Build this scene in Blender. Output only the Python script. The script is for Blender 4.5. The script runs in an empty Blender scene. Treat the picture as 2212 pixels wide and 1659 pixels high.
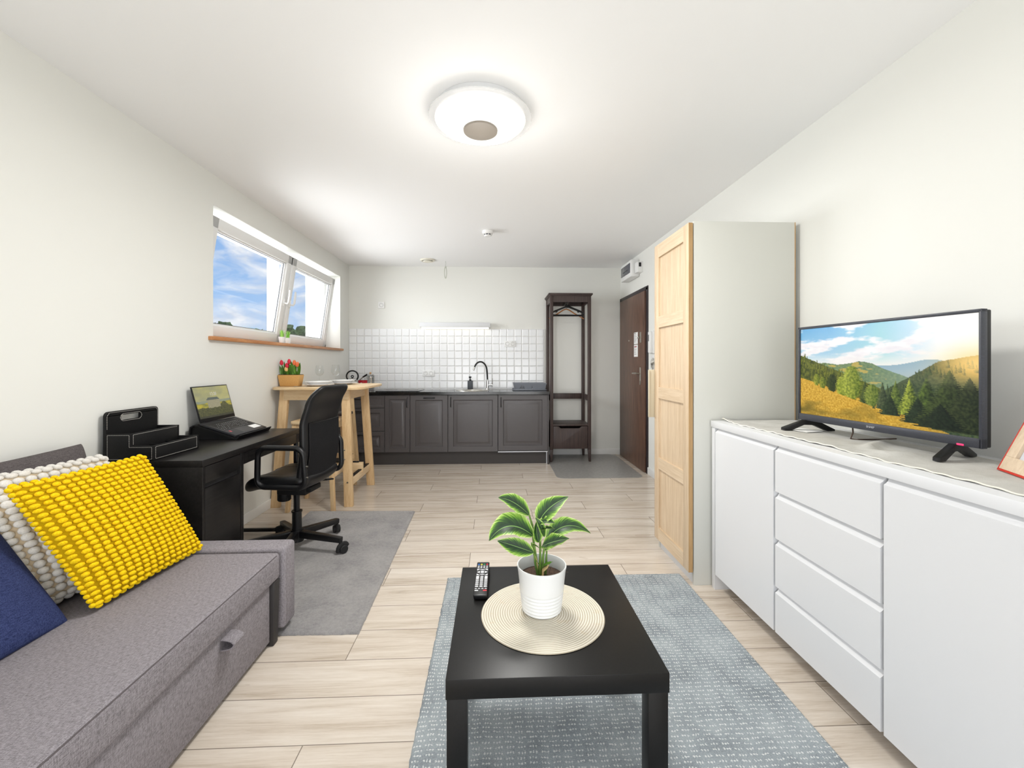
import bpy, bmesh, math, random
from mathutils import Vector, Matrix, noise as mnoise
PI = math.pi
R = random.Random(7)
scene = bpy.context.scene
COL = scene.collection

# ------------------------------------------------------------------ camera
F, HCAM, U0, V0 = 920.0, 1.22, 1106.0, 785.0
YAW = math.atan(39.0 / F)
cd = bpy.data.cameras.new('camera'); cam = bpy.data.objects.new('camera', cd); COL.objects.link(cam)
cd.sensor_width = 36.0; cd.lens = 36.0 * F / 2212.0; cd.shift_y = -(829.5 - V0) / 2212.0
cd.clip_start = 0.05; cd.clip_end = 500
cam.location = (0, 0, HCAM); cam.rotation_euler = (PI / 2, 0, -YAW)
scene.camera = cam
scene.view_settings.view_transform = 'Standard'
scene.view_settings.look = 'None'
scene.view_settings.gamma = 1.0
scene.view_settings.use_curve_mapping = False
scene.view_settings.exposure = 0.11

# ------------------------------------------------------------------ materials
def lin(c):
    c = c / 255.0
    return c / 12.92 if c <= 0.04045 else ((c + 0.055) / 1.055) ** 2.4
def rgb(r, g, b): return (lin(r), lin(g), lin(b), 1.0)

class NT:
    """small helper around a node tree"""
    def __init__(s, tree): s.t = tree; s.n = tree.nodes; s.l = tree.links
    def node(s, typ, **kw):
        nd = s.n.new(typ)
        for k, v in kw.items(): setattr(nd, k, v)
        return nd
    def put(s, sock, v):
        if isinstance(v, bpy.types.NodeSocket): s.l.new(v, sock)
        elif v is not None: sock.default_value = v
    def math(s, op, a, b=None, c=None, clamp=False):
        nd = s.node('ShaderNodeMath', operation=op, use_clamp=clamp)
        s.put(nd.inputs[0], a); s.put(nd.inputs[1], b)
        if c is not None: s.put(nd.inputs[2], c)
        return nd.outputs[0]
    def vec(s, x, y, z):
        nd = s.node('ShaderNodeCombineXYZ')
        s.put(nd.inputs[0], x); s.put(nd.inputs[1], y); s.put(nd.inputs[2], z)
        return nd.outputs[0]
    def sep(s, v):
        nd = s.node('ShaderNodeSeparateXYZ'); s.put(nd.inputs[0], v); return nd.outputs
    def noise(s, v, scale=5, detail=2, rough=.5, dist=0):
        nd = s.node('ShaderNodeTexNoise')
        s.put(nd.inputs['Vector'], v); nd.inputs['Scale'].default_value = scale
        nd.inputs['Detail'].default_value = detail; nd.inputs['Roughness'].default_value = rough
        nd.inputs['Distortion'].default_value = dist
        return nd.outputs['Fac']
    def white(s, v):
        nd = s.node('ShaderNodeTexWhiteNoise', noise_dimensions='3D'); s.put(nd.inputs['Vector'], v); return nd.outputs['Value']
    def ramp(s, fac, stops):
        nd = s.node('ShaderNodeValToRGB'); s.put(nd.inputs[0], fac)
        e = nd.color_ramp.elements
        while len(e) < len(stops): e.new(0.5)
        for el, (p, c) in zip(e, stops): el.position = p; el.color = c
        return nd.outputs[0]
    def mix(s, fac, a, b, blend='MIX'):
        nd = s.node('ShaderNodeMix', data_type='RGBA', blend_type=blend)
        s.put(nd.inputs[0], fac); s.put(nd.inputs[6], a); s.put(nd.inputs[7], b)
        return nd.outputs[2]
    def pos(s): return s.node('ShaderNodeNewGeometry').outputs['Position']
    def obj(s): return s.node('ShaderNodeTexCoord').outputs['Object']
    def uv(s): return s.node('ShaderNodeTexCoord').outputs['UV']
    def scalev(s, v, sc):
        nd = s.node('ShaderNodeVectorMath', operation='MULTIPLY'); s.put(nd.inputs[0], v); nd.inputs[1].default_value = sc
        return nd.outputs[0]
    def bump(s, h, strength=.2, dist=.002):
        nd = s.node('ShaderNodeBump'); s.put(nd.inputs['Height'], h)
        nd.inputs['Strength'].default_value = strength; nd.inputs['Distance'].default_value = dist
        return nd.outputs[0]

def mat(name, color=None, rough=.5, metal=0.0, spec=.5, build=None, emit=None, estr=0.0, coat=0.0, sheen=0.0):
    m = bpy.data.materials.new(name); m.use_nodes = True
    t = NT(m.node_tree); b = m.node_tree.nodes['Principled BSDF']
    if color: b.inputs['Base Color'].default_value = color
    b.inputs['Roughness'].default_value = rough; b.inputs['Metallic'].default_value = metal
    b.inputs['Specular IOR Level'].default_value = spec
    b.inputs['Coat Weight'].default_value = coat; b.inputs['Sheen Weight'].default_value = sheen
    if emit: b.inputs['Emission Color'].default_value = emit; b.inputs['Emission Strength'].default_value = estr
    if build:
        out = build(t) or {}
        for k, v in out.items(): t.put(b.inputs[k], v)
    return m

def noisy(c1, c2, scale=(1, 1, 1), sc=40, detail=3, bump=0.0, bd=.001, bscale=None):
    def f(t):
        p = t.scalev(t.pos(), scale)
        n = t.noise(p, sc, detail, .6)
        o = {'Base Color': t.ramp(n, [(.3, c1), (.7, c2)])}
        if bump: o['Normal'] = t.bump(t.noise(p, bscale or sc, 3), bump, bd)
        return o
    return f

def wood(c1, c2, axis='z', sc=6, stretch=14, bump=.05):
    def f(t):
        s = {'x': (1, stretch, stretch), 'y': (stretch, 1, stretch), 'z': (stretch, stretch, 1)}[axis]
        p = t.scalev(t.pos(), s)
        n = t.noise(p, sc, 4, .6, .4); n2 = t.noise(p, sc * 7, 2)
        k = t.math('ADD', t.math('MULTIPLY', n, .75), t.math('MULTIPLY', n2, .25))
        return {'Base Color': t.ramp(k, [(.35, c1), (.65, c2)]), 'Normal': t.bump(n2, bump, .0006)}
    return f

def fabric(c1, c2, sc=420, bump=.35):
    def f(t):
        p = t.pos()
        x = t.noise(t.scalev(p, (.12, 1, 1)), sc, 1); y = t.noise(t.scalev(p, (1, .12, 1)), sc, 1)
        z = t.noise(t.scalev(p, (1, 1, .12)), sc, 1)
        k = t.math('MULTIPLY', t.math('ADD', t.math('ADD', x, y), z), .3333)
        return {'Base Color': t.ramp(k, [(.38, c1), (.60, c2)]), 'Normal': t.bump(k, bump, .001)}
    return f

MT = {}
MT['wall'] = mat('wall_paint', rgb(231, 231, 226), .85, spec=.2, build=lambda t: {'Normal': t.bump(t.noise(t.pos(), 220, 3), .06, .001)})
MT['ceil'] = mat('ceiling_paint', rgb(246, 246, 246), .9, spec=.15, build=lambda t: {'Normal': t.bump(t.noise(t.pos(), 180, 3), .05, .001)})
MT['white'] = mat('white_lacquer', rgb(217, 218, 220), .35)
MT['white_matt'] = mat('white_foil', rgb(224, 225, 225), .5)
MT['pvc'] = mat('white_pvc', rgb(236, 236, 235), .35)
MT['skirt'] = mat('white_skirting', rgb(238, 238, 236), .45)
MT['grey_white'] = mat('wardrobe_side_foil', rgb(208, 208, 201), .5)
MT['black'] = mat('black_plastic', rgb(14, 14, 16), .38, spec=.4)
MT['black_matt'] = mat('black_matt', rgb(16, 16, 17), .6, spec=.3)
MT['rubber'] = mat('black_rubber', rgb(18, 18, 19), .7)
MT['leather'] = mat('black_leather', rgb(15, 15, 17), .38, spec=.35, build=lambda t: {'Normal': t.bump(t.noise(t.pos(), 260, 3), .15, .001)})
MT['backfab'] = mat('black_back_cloth', None, .85, spec=.2, build=fabric(rgb(10, 10, 11), rgb(26, 26, 29), 700, .2))
MT['desk'] = mat('black_brown_wood', None, .34, spec=.3, build=wood(rgb(15, 14, 14), rgb(30, 28, 28), 'y', 5, 18, .08))
MT['table'] = mat('black_brown_table', None, .36, spec=.28, build=noisy(rgb(12, 12, 12), rgb(18, 17, 17), (1, 1, 1), 160, 2, .05))
MT['chrome'] = mat('chrome', rgb(215, 215, 215), .12, 1.0)
MT['steel'] = mat('brushed_steel', rgb(196, 192, 184), .28, 1.0)
MT['alu'] = mat('aluminium', rgb(205, 207, 210), .35, 1.0)
MT['birch'] = mat('birch_wood', None, .5, build=wood(rgb(206, 170, 124), rgb(228, 198, 154), 'z', 5, 10, .03))
MT['birch_x'] = mat('birch_wood_top', None, .42, build=wood(rgb(212, 180, 136), rgb(230, 204, 164), 'x', 5, 10, .03))
MT['birch_y'] = mat('birch_wood_rail', None, .5, build=wood(rgb(214, 184, 144), rgb(232, 208, 172), 'y', 5, 10, .03))
MT['oak'] = mat('white_stained_oak', None, .5, build=wood(rgb(194, 169, 138), rgb(216, 195, 167), 'z', 3.5, 20, .05))
MT['oak_x'] = mat('white_stained_oak_rail', None, .5, build=wood(rgb(197, 173, 142), rgb(217, 197, 170), 'y', 3.5, 20, .05))
MT['oak_edge'] = mat('oak_edge_band', None, .5, build=wood(rgb(170, 134, 88), rgb(194, 158, 110), 'z', 4, 18, .04))
MT['sill'] = mat('brown_sill_wood', None, .4, build=wood(rgb(168, 108, 62), rgb(206, 148, 96), 'y', 5, 12, .04))
MT['darkwood'] = mat('dark_stained_wood', None, .45, build=wood(rgb(50, 38, 36), rgb(72, 56, 52), 'z', 4, 14, .05))
MT['doorwood'] = mat('dark_wenge_laminate', None, .38, build=wood(rgb(66, 47, 38), rgb(124, 92, 76), 'z', 3.2, 26, .04))
MT['doorframe'] = mat('dark_door_frame', rgb(44, 38, 42), .4)
MT['cab'] = mat('charcoal_front', rgb(92, 87, 87), .34, build=lambda t: {'Base Color': t.ramp(t.noise(t.pos(), 300, 2), [(.3, rgb(76, 72, 73)), (.7, rgb(86, 82, 83))])})
MT['plinth'] = mat('dark_plinth', rgb(62, 58, 57), .5)
MT['worktop'] = mat('black_worktop', rgb(14, 15, 17), .14)
MT['hob'] = mat('black_glass', rgb(10, 11, 13), .04)
MT['sofa'] = mat('grey_sofa_fabric', None, .95, spec=.15, build=fabric(rgb(106, 101, 105), rgb(156, 151, 156), 650, .25))
MT['cushion'] = mat('dark_grey_cushion_fabric', None, .95, spec=.15, build=fabric(rgb(70, 65, 66), rgb(106, 100, 100), 500))
MT['blue'] = mat('navy_cushion_fabric', None, .95, spec=.15, build=fabric(rgb(34, 41, 76), rgb(60, 70, 112), 500))
MT['seam'] = mat('dark_seam', rgb(88, 82, 84), .9)
MT['darkleg'] = mat('dark_sofa_leg', rgb(46, 43, 43), .6)
def yellow(t):
    n = t.noise(t.pos(), 240, 3); 
    return {'Base Color': t.ramp(n, [(.3, rgb(226, 184, 12)), (.7, rgb(250, 214, 34))]), 'Normal': t.bump(t.noise(t.pos(), 900, 2), .5, .001)}
MT['yellow'] = mat('mustard_yarn', None, .95, spec=.1, build=yellow)
MT['yellow_base'] = mat('mustard_cloth_shaded', rgb(176, 142, 8), .95, spec=.1)  # base cloth darkened, stands for the shade in gaps between tufts
MT['cream'] = mat('cream_yarn', None, .95, spec=.1, build=noisy(rgb(214, 210, 203), rgb(234, 231, 226), (1, 1, 1), 240, 3, .5, .001, 900))
MT['cream_base'] = mat('cream_cloth', rgb(202, 184, 156), .95, spec=.1)
def grey_rug(t):
    p = t.pos(); n = t.noise(p, 5, 3, .6); f = t.noise(p, 420, 3, .7); m = t.noise(p, 60, 3, .7)
    k = t.math('ADD', t.math('MULTIPLY', n, .35), t.math('ADD', t.math('MULTIPLY', f, .4), t.math('MULTIPLY', m, .25)))
    return {'Base Color': t.ramp(k, [(.34, rgb(122, 120, 122)), (.52, rgb(166, 163, 162)), (.7, rgb(188, 185, 183))]), 'Normal': t.bump(f, .8, .006)}
MT['grug'] = mat('grey_pile', None, 1.0, spec=.05, build=grey_rug, sheen=.2)
def blue_rug(t):
    x, y, z = t.sep(t.pos())
    wob = t.math('MULTIPLY', t.math('SUBTRACT', t.noise(t.pos(), 14, 2), .5), .022)
    row = t.math('DIVIDE', t.math('ADD', y, wob), .0185); rid = t.math('FLOOR', row); rv = t.math('FRACT', row)
    shift = t.math('MULTIPLY', t.math('SUBTRACT', t.white(t.vec(rid, 3.3, 0)), .5), .35)
    colx = t.math('ADD', t.math('DIVIDE', x, .036), shift); cf = t.math('FRACT', colx)
    dash = t.math('LESS_THAN', cf, .72)
    tuft = t.math('FRACT', t.math('MULTIPLY', colx, 4.0))
    tn = t.noise(t.pos(), 190, 3, .7)
    d = t.math('ADD', t.math('ABSOLUTE', t.math('SUBTRACT', rv, .5)), t.math('MULTIPLY', t.math('ABSOLUTE', t.math('SUBTRACT', tuft, .5)), .55))
    d = t.math('ADD', d, t.math('MULTIPLY', t.math('SUBTRACT', tn, .5), 1.1))
    on = t.math('MULTIPLY', t.math('LESS_THAN', d, .20), dash)
    big = t.noise(t.pos(), 7, 3, .6); fine = t.noise(t.pos(), 330, 3, .7)
    k = t.math('ADD', t.math('MULTIPLY', big, .5), t.math('MULTIPLY', fine, .5))
    base = t.ramp(k, [(.36, rgb(124, 131, 136)), (.52, rgb(157, 165, 170)), (.66, rgb(178, 185, 188))])
    c = t.mix(t.math('MULTIPLY', on, .85), base, rgb(226, 228, 226))
    return {'Base Color': c, 'Normal': t.bump(t.math('ADD', fine, t.math('MULTIPLY', on, .6)), .7, .004)}
MT['brug'] = mat('blue_flecked_pile', None, 1.0, spec=.05, build=blue_rug)
MT['brug_edge'] = mat('blue_binding', None, 1.0, spec=.05, build=noisy(rgb(120, 140, 158), rgb(152, 170, 186), (1, 1, 1), 300, 2, .4))
def floor_mat(t):
    x, y, z = t.sep(t.pos())
    rr = t.math('DIVIDE', t.math('SUBTRACT', 4.318, y), .1954)
    n = t.math('FLOOR', rr); v = t.math('FRACT', rr)
    u = t.math('DIVIDE', t.math('ADD', t.math('SUBTRACT', x, .77), t.math('MULTIPLY', n, .46)), 1.38)
    k = t.math('FLOOR', u); uf = t.math('FRACT', u)
    ge = t.math('MINIMUM', v, t.math('SUBTRACT', 1.0, v))
    gu = t.math('MULTIPLY', t.math('MINIMUM', uf, t.math('SUBTRACT', 1.0, uf)), 1.38 / .1954)
    line = t.math('LESS_THAN', t.math('MINIMUM', ge, gu), .0085)
    pid = t.white(t.vec(k, n, 1.7)); pid2 = t.white(t.vec(k, n, 9.1))
    q = t.vec(t.math('ADD', t.math('MULTIPLY', x, .42), t.math('MULTIPLY', pid, 37.0)), t.math('MULTIPLY', y, 4.6), t.math('MULTIPLY', pid2, 11.0))
    g1 = t.noise(q, 3.4, 5, .62, .6); g2 = t.noise(t.scalev(q, (.7, 1.5, 1)), 22, 3, .6); g3 = t.noise(q, 90, 2)
    g = t.math('ADD', t.math('MULTIPLY', g1, .62), t.math('ADD', t.math('MULTIPLY', g2, .28), t.math('MULTIPLY', g3, .10)))
    g = t.math('ADD', g, t.math('MULTIPLY', t.math('SUBTRACT', pid, .5), .07))
    c = t.ramp(g, [(.26, rgb(146, 130, 114)), (.40, rgb(186, 172, 156)), (.50, rgb(203, 191, 177)), (.62, rgb(214, 204, 192)), (.75, rgb(221, 213, 202))])
    knot = t.noise(t.vec(t.math('ADD', t.math('MULTIPLY', x, 1.0), t.math('MULTIPLY', pid, 9)), t.math('MULTIPLY', y, 2.2), pid2), 4.2, 1)
    c = t.mix(t.math('MULTIPLY', t.math('GREATER_THAN', knot, .735), .18), c, rgb(150, 124, 98))
    c = t.mix(t.math('MULTIPLY', line, .75), c, rgb(86, 74, 62))
    rough = t.math('ADD', .17, t.math('MULTIPLY', g2, .10))
    h = t.math('SUBTRACT', t.math('MULTIPLY', g2, .25), line)
    return {'Base Color': c, 'Roughness': rough, 'Normal': t.bump(h, .10, .001)}
MT['floor'] = mat('oak_laminate_planks', None, .25, spec=.45, build=floor_mat)
MT['floormat'] = mat('grey_vinyl_mat', None, .33, build=noisy(rgb(136, 134, 131), rgb(158, 156, 152), (1, 1, 1), 30, 4, .03))
def tiles(t):
    x, y, z = t.sep(t.pos())
    fx = t.math('FRACT', t.math('DIVIDE', t.math('ADD', x, 1.8945), .0985)); fz = t.math('FRACT', t.math('DIVIDE', t.math('SUBTRACT', 1.676, z), .0985))
    ex = t.math('MINIMUM', fx, t.math('SUBTRACT', 1.0, fx)); ez = t.math('MINIMUM', fz, t.math('SUBTRACT', 1.0, fz))
    e = t.math('MINIMUM', ex, ez)
    grout = t.math('LESS_THAN', e, .018)
    h = t.math('MINIMUM', t.math('DIVIDE', e, .10), 1.0)
    nd = t.bump(h, 1.0, .0045)
    return {'Base Color': t.mix(grout, rgb(240, 241, 242), rgb(226, 224, 220)), 'Roughness': t.math('ADD', .12, t.math('MULTIPLY', grout, .5)), 'Normal': nd}
MT['tiles'] = mat('white_bevelled_tiles', None, .12, spec=.5, build=tiles)
def glass_mat(name, tint=(1, 1, 1, 1), gl=.08):
    m = bpy.data.materials.new(name); m.use_nodes = True; t = NT(m.node_tree)
    for n in list(t.n): t.n.remove(n)
    out = t.node('ShaderNodeOutputMaterial'); tr = t.node('ShaderNodeBsdfTransparent'); gs = t.node('ShaderNodeBsdfGlossy')
    tr.inputs[0].default_value = tint; gs.inputs['Roughness'].default_value = .01
    ge = t.node('ShaderNodeNewGeometry'); dp = t.node('ShaderNodeVectorMath', operation='DOT_PRODUCT'); t.l.new(ge.outputs['Normal'], dp.inputs[0]); t.l.new(ge.outputs['Incoming'], dp.inputs[1])
    fr = t.math('ADD', .04, t.math('MULTIPLY', .96, t.math('POWER', t.math('SUBTRACT', 1.0, t.math('ABSOLUTE', dp.outputs['Value'])), 5.0)))
    mx = t.node('ShaderNodeMixShader'); t.l.new(t.math('MULTIPLY', fr, gl, clamp=True), mx.inputs[0])
    t.l.new(tr.outputs[0], mx.inputs[1]); t.l.new(gs.outputs[0], mx.inputs[2]); t.l.new(mx.outputs[0], out.inputs[0])
    return m
MT['glass'] = glass_mat('window_glass', gl=.35)
MT['wineglass'] = glass_mat('clear_glass', (.985, .99, .99, 1), .9)
MT['smoke'] = mat('smoky_plastic', rgb(86, 88, 96), .12)
MT['ceramic'] = mat('white_ceramic', rgb(228, 229, 228), .3)
MT['porcelain'] = mat('white_porcelain', rgb(244, 244, 244), .18)
MT['soil'] = mat('potting_soil', None, .95, build=noisy(rgb(38, 28, 22), rgb(86, 62, 46), (1, 1, 1), 160, 3, .8, .004))
MT['cork'] = mat('cork_board', None, .8, build=noisy(rgb(190, 140, 76), rgb(216, 170, 104), (1, 1, 1), 300, 3, .2))
def placemat(t):
    o = t.sep(t.obj())
    r = t.math('SQRT', t.math('ADD', t.math('MULTIPLY', o[0], o[0]), t.math('MULTIPLY', o[1], o[1])))
    a = t.math('ARCTAN2', o[1], o[0])
    f = t.math('FRACT', t.math('DIVIDE', r, .0072))
    st = t.math('FRACT', t.math('MULTIPLY', a, 46.0))
    cord = t.math('SUBTRACT', 1.0, t.math('MULTIPLY', t.math('ABSOLUTE', t.math('SUBTRACT', f, .5)), 2.0))
    k = t.math('MULTIPLY', t.math('POWER', cord, .6), t.math('ADD', .75, t.math('MULTIPLY', st, .25)))
    n = t.noise(t.pos(), 30, 2)
    c = t.ramp(k, [(.1, rgb(172, 158, 134)), (.40, rgb(214, 206, 188)), (.9, rgb(232, 227, 214))])
    c = t.mix(t.math('MULTIPLY', t.math('GREATER_THAN', n, .66), .15), c, rgb(206, 178, 130))
    return {'Base Color': c, 'Normal': t.bump(k, .8, .003)}
MT['placemat'] = mat('woven_straw', None, .85, spec=.2, build=placemat)
def linen(t):
    p = t.pos(); n = t.noise(p, 14, 3, .6); f = t.noise(p, 500, 2)
    return {'Base Color': t.ramp(t.math('ADD', t.math('MULTIPLY', n, .6), t.math('MULTIPLY', f, .4)), [(.35, rgb(182, 180, 174)), (.65, rgb(206, 205, 200))]), 'Normal': t.bump(f, .3, .001)}
MT['linen'] = mat('grey_white_linen', None, .9, spec=.1, build=linen)
MT['lace'] = mat('ivory_edging', rgb(238, 234, 220), .9, spec=.1)
MT['red'] = mat('red_lacquer', rgb(206, 52, 36), .4)
MT['red_pot'] = mat('red_enamel', rgb(190, 24, 40), .25)
MT['framewood'] = mat('pale_frame_wood', None, .55, build=wood(rgb(212, 188, 160), rgb(232, 212, 186), 'z', 5, 14, .04))
MT['photo'] = mat('pale_photo', None, .3, build=noisy(rgb(196, 202, 214), rgb(232, 234, 240), (1, 1, 1), 12, 2))
MT['slate'] = mat('slate_grey_plastic', rgb(64, 68, 74), .5)
MT['rack_grey'] = mat('grey_rack_plastic', rgb(124, 128, 136), .45)
MT['stitch'] = mat('light_stitching', rgb(176, 172, 166), .8)
MT['org'] = mat('black_faux_leather', None, .5, spec=.25, build=noisy(rgb(15, 15, 16), rgb(24, 24, 25), (1, 1, 1), 300, 2, .1))
MT['key'] = mat('dark_keys', rgb(20, 20, 22), .45)
MT['laptop'] = mat('dark_grey_laptop', rgb(48, 48, 51), .42, .2)
MT['paper'] = mat('white_paper', rgb(240, 240, 238), .8)
MT['ink'] = mat('grey_ink', rgb(130, 126, 128), .8)
MT['ink_red'] = mat('red_ink', rgb(198, 90, 96), .8)
MT['stem'] = mat('green_stem', None, .5, build=noisy(rgb(64, 96, 34), rgb(116, 148, 62), (1, 1, .3), 60, 2))
MT['husk'] = mat('dry_leaf_sheath', rgb(214, 184, 132), .7)
def leaf(t):
    uvs = t.sep(t.uv()); u, v = uvs[0], uvs[1]
    d = t.math('MULTIPLY', t.math('ABSOLUTE', t.math('SUBTRACT', v, .5)), 2.0)
    w = t.math('SUBTRACT', u, t.math('MULTIPLY', d, .28))
    st = t.noise(t.vec(t.math('MULTIPLY', w, 26.0), t.math('MULTIPLY', d, 1.2), 0), 1.0, 2)
    edge = t.math('ADD', d, t.math('MULTIPLY', t.math('SUBTRACT', st, .5), 1.15))
    edge = t.math('ADD', edge, t.math('MULTIPLY', t.math('MULTIPLY', t.math('SUBTRACT', u, .55), t.math('SUBTRACT', u, .55)), .5))
    c = t.ramp(edge, [(.20, rgb(28, 54, 32)), (.52, rgb(48, 80, 36)), (.72, rgb(84, 130, 38)), (.90, rgb(150, 188, 78)), (1.0, rgb(196, 216, 140))])
    mid = t.math('LESS_THAN', d, .035)
    c = t.mix(mid, c, rgb(120, 160, 84))
    return {'Base Color': c, 'Normal': t.bump(st, .25, .002)}
MT['leaf'] = mat('variegated_leaf', None, .5, build=leaf)
MT['leaf_green'] = mat('fresh_green_leaf', None, .42, build=noisy(rgb(52, 96, 22), rgb(100, 150, 44), (1, 1, .4), 40, 2))
MT['grass'] = mat('bright_grass', None, .5, build=noisy(rgb(112, 178, 52), rgb(176, 222, 106), (1, 1, .2), 60, 2))
MT['tulip_red'] = mat('red_tulip', rgb(206, 28, 58), .5)
MT['tulip_bud'] = mat('pale_tulip_bud', rgb(226, 186, 120), .55)
MT['tulip_or'] = mat('orange_tulip', rgb(222, 110, 60), .5)
MT['treeleaf'] = mat('tree_foliage', None, .8, build=noisy(rgb(66, 92, 40), rgb(136, 158, 84), (1, 1, 1), 3, 4, .6, .1))
MT['bark'] = mat('tree_bark', rgb(86, 72, 56), .9)
MT['plug'] = mat('socket_recess', rgb(206, 206, 204), .5)
MT['hole'] = mat('dark_opening', rgb(28, 28, 30), .8)
MT['vent'] = mat('ivory_vent', rgb(232, 228, 214), .5)
def opal(t):
    vo = t.node('ShaderNodeTexVoronoi'); t.put(vo.inputs['Vector'], t.pos()); vo.inputs['Scale'].default_value = 38
    o = t.sep(t.pos()); rr_ = t.math('SQRT', t.math('ADD', t.math('POWER', t.math('ADD', o[0], .068), 2.0), t.math('POWER', t.math('SUBTRACT', o[1], 2.16), 2.0)))
    star = t.math('MULTIPLY', t.math('LESS_THAN', vo.outputs['Distance'], .055), t.math('MULTIPLY', t.math('GREATER_THAN', rr_, .11), t.math('LESS_THAN', rr_, .205)))
    return {'Emission Strength': t.math('ADD', .30, t.math('MULTIPLY', star, 1.2))}
MT['lampglass'] = mat('opal_diffuser', rgb(236, 236, 232), .4, emit=(1, .985, .95, 1), estr=0.3, build=opal)
MT['lampstar'] = mat('bright_points', rgb(255, 255, 255), .4, emit=(1, 1, 1, 1), estr=3.0)
MT['clear'] = mat('clear_acrylic', rgb(240, 240, 240), .15); MT['clear'].node_tree.nodes['Principled BSDF'].inputs['Alpha'].default_value = .35
MT['lampdisc'] = mat('satin_disc', rgb(132, 124, 114), .5)
MT['striplight'] = mat('strip_diffuser', rgb(255, 250, 235), .4, emit=(1, .95, .82, 1), estr=1.0)
MT['pull'] = mat('cream_metal', rgb(206, 196, 172), .4)
MT['wire'] = mat('white_cable', rgb(186, 188, 176), .5)
MT['hangerwood'] = mat('hanger_wood', rgb(186, 118, 60), .45)
MT['jarcork'] = mat('jar_cork', rgb(214, 168, 120), .8)
MT['cord'] = mat('dark_cord', rgb(84, 68, 58), .6)
MT['led'] = mat('red_standby_light', rgb(230, 30, 80), .3, emit=(.9, .05, .18, 1), estr=.8)
MT['bezel'] = mat('brushed_dark_bezel', None, .38, build=noisy(rgb(42, 44, 51), rgb(64, 67, 76), (1, 30, 30), 30, 2))
MT['letter'] = mat('silver_letters', rgb(206, 208, 212), .35, .6)
MT['btn'] = mat('grey_buttons', rgb(206, 207, 210), .5)
MT['btn_b'] = mat('blue_button', rgb(44, 110, 190), .5); MT['btn_y'] = mat('yellow_button', rgb(226, 214, 70), .5)
MT['btn_g'] = mat('green_button', rgb(40, 140, 92), .5); MT['btn_r'] = mat('red_button', rgb(206, 50, 64), .5)
MT['ground'] = mat('outdoor_ground', rgb(92, 110, 66), .95)
MT['render'] = mat('outside_plaster', rgb(226, 222, 212), .9)

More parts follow.
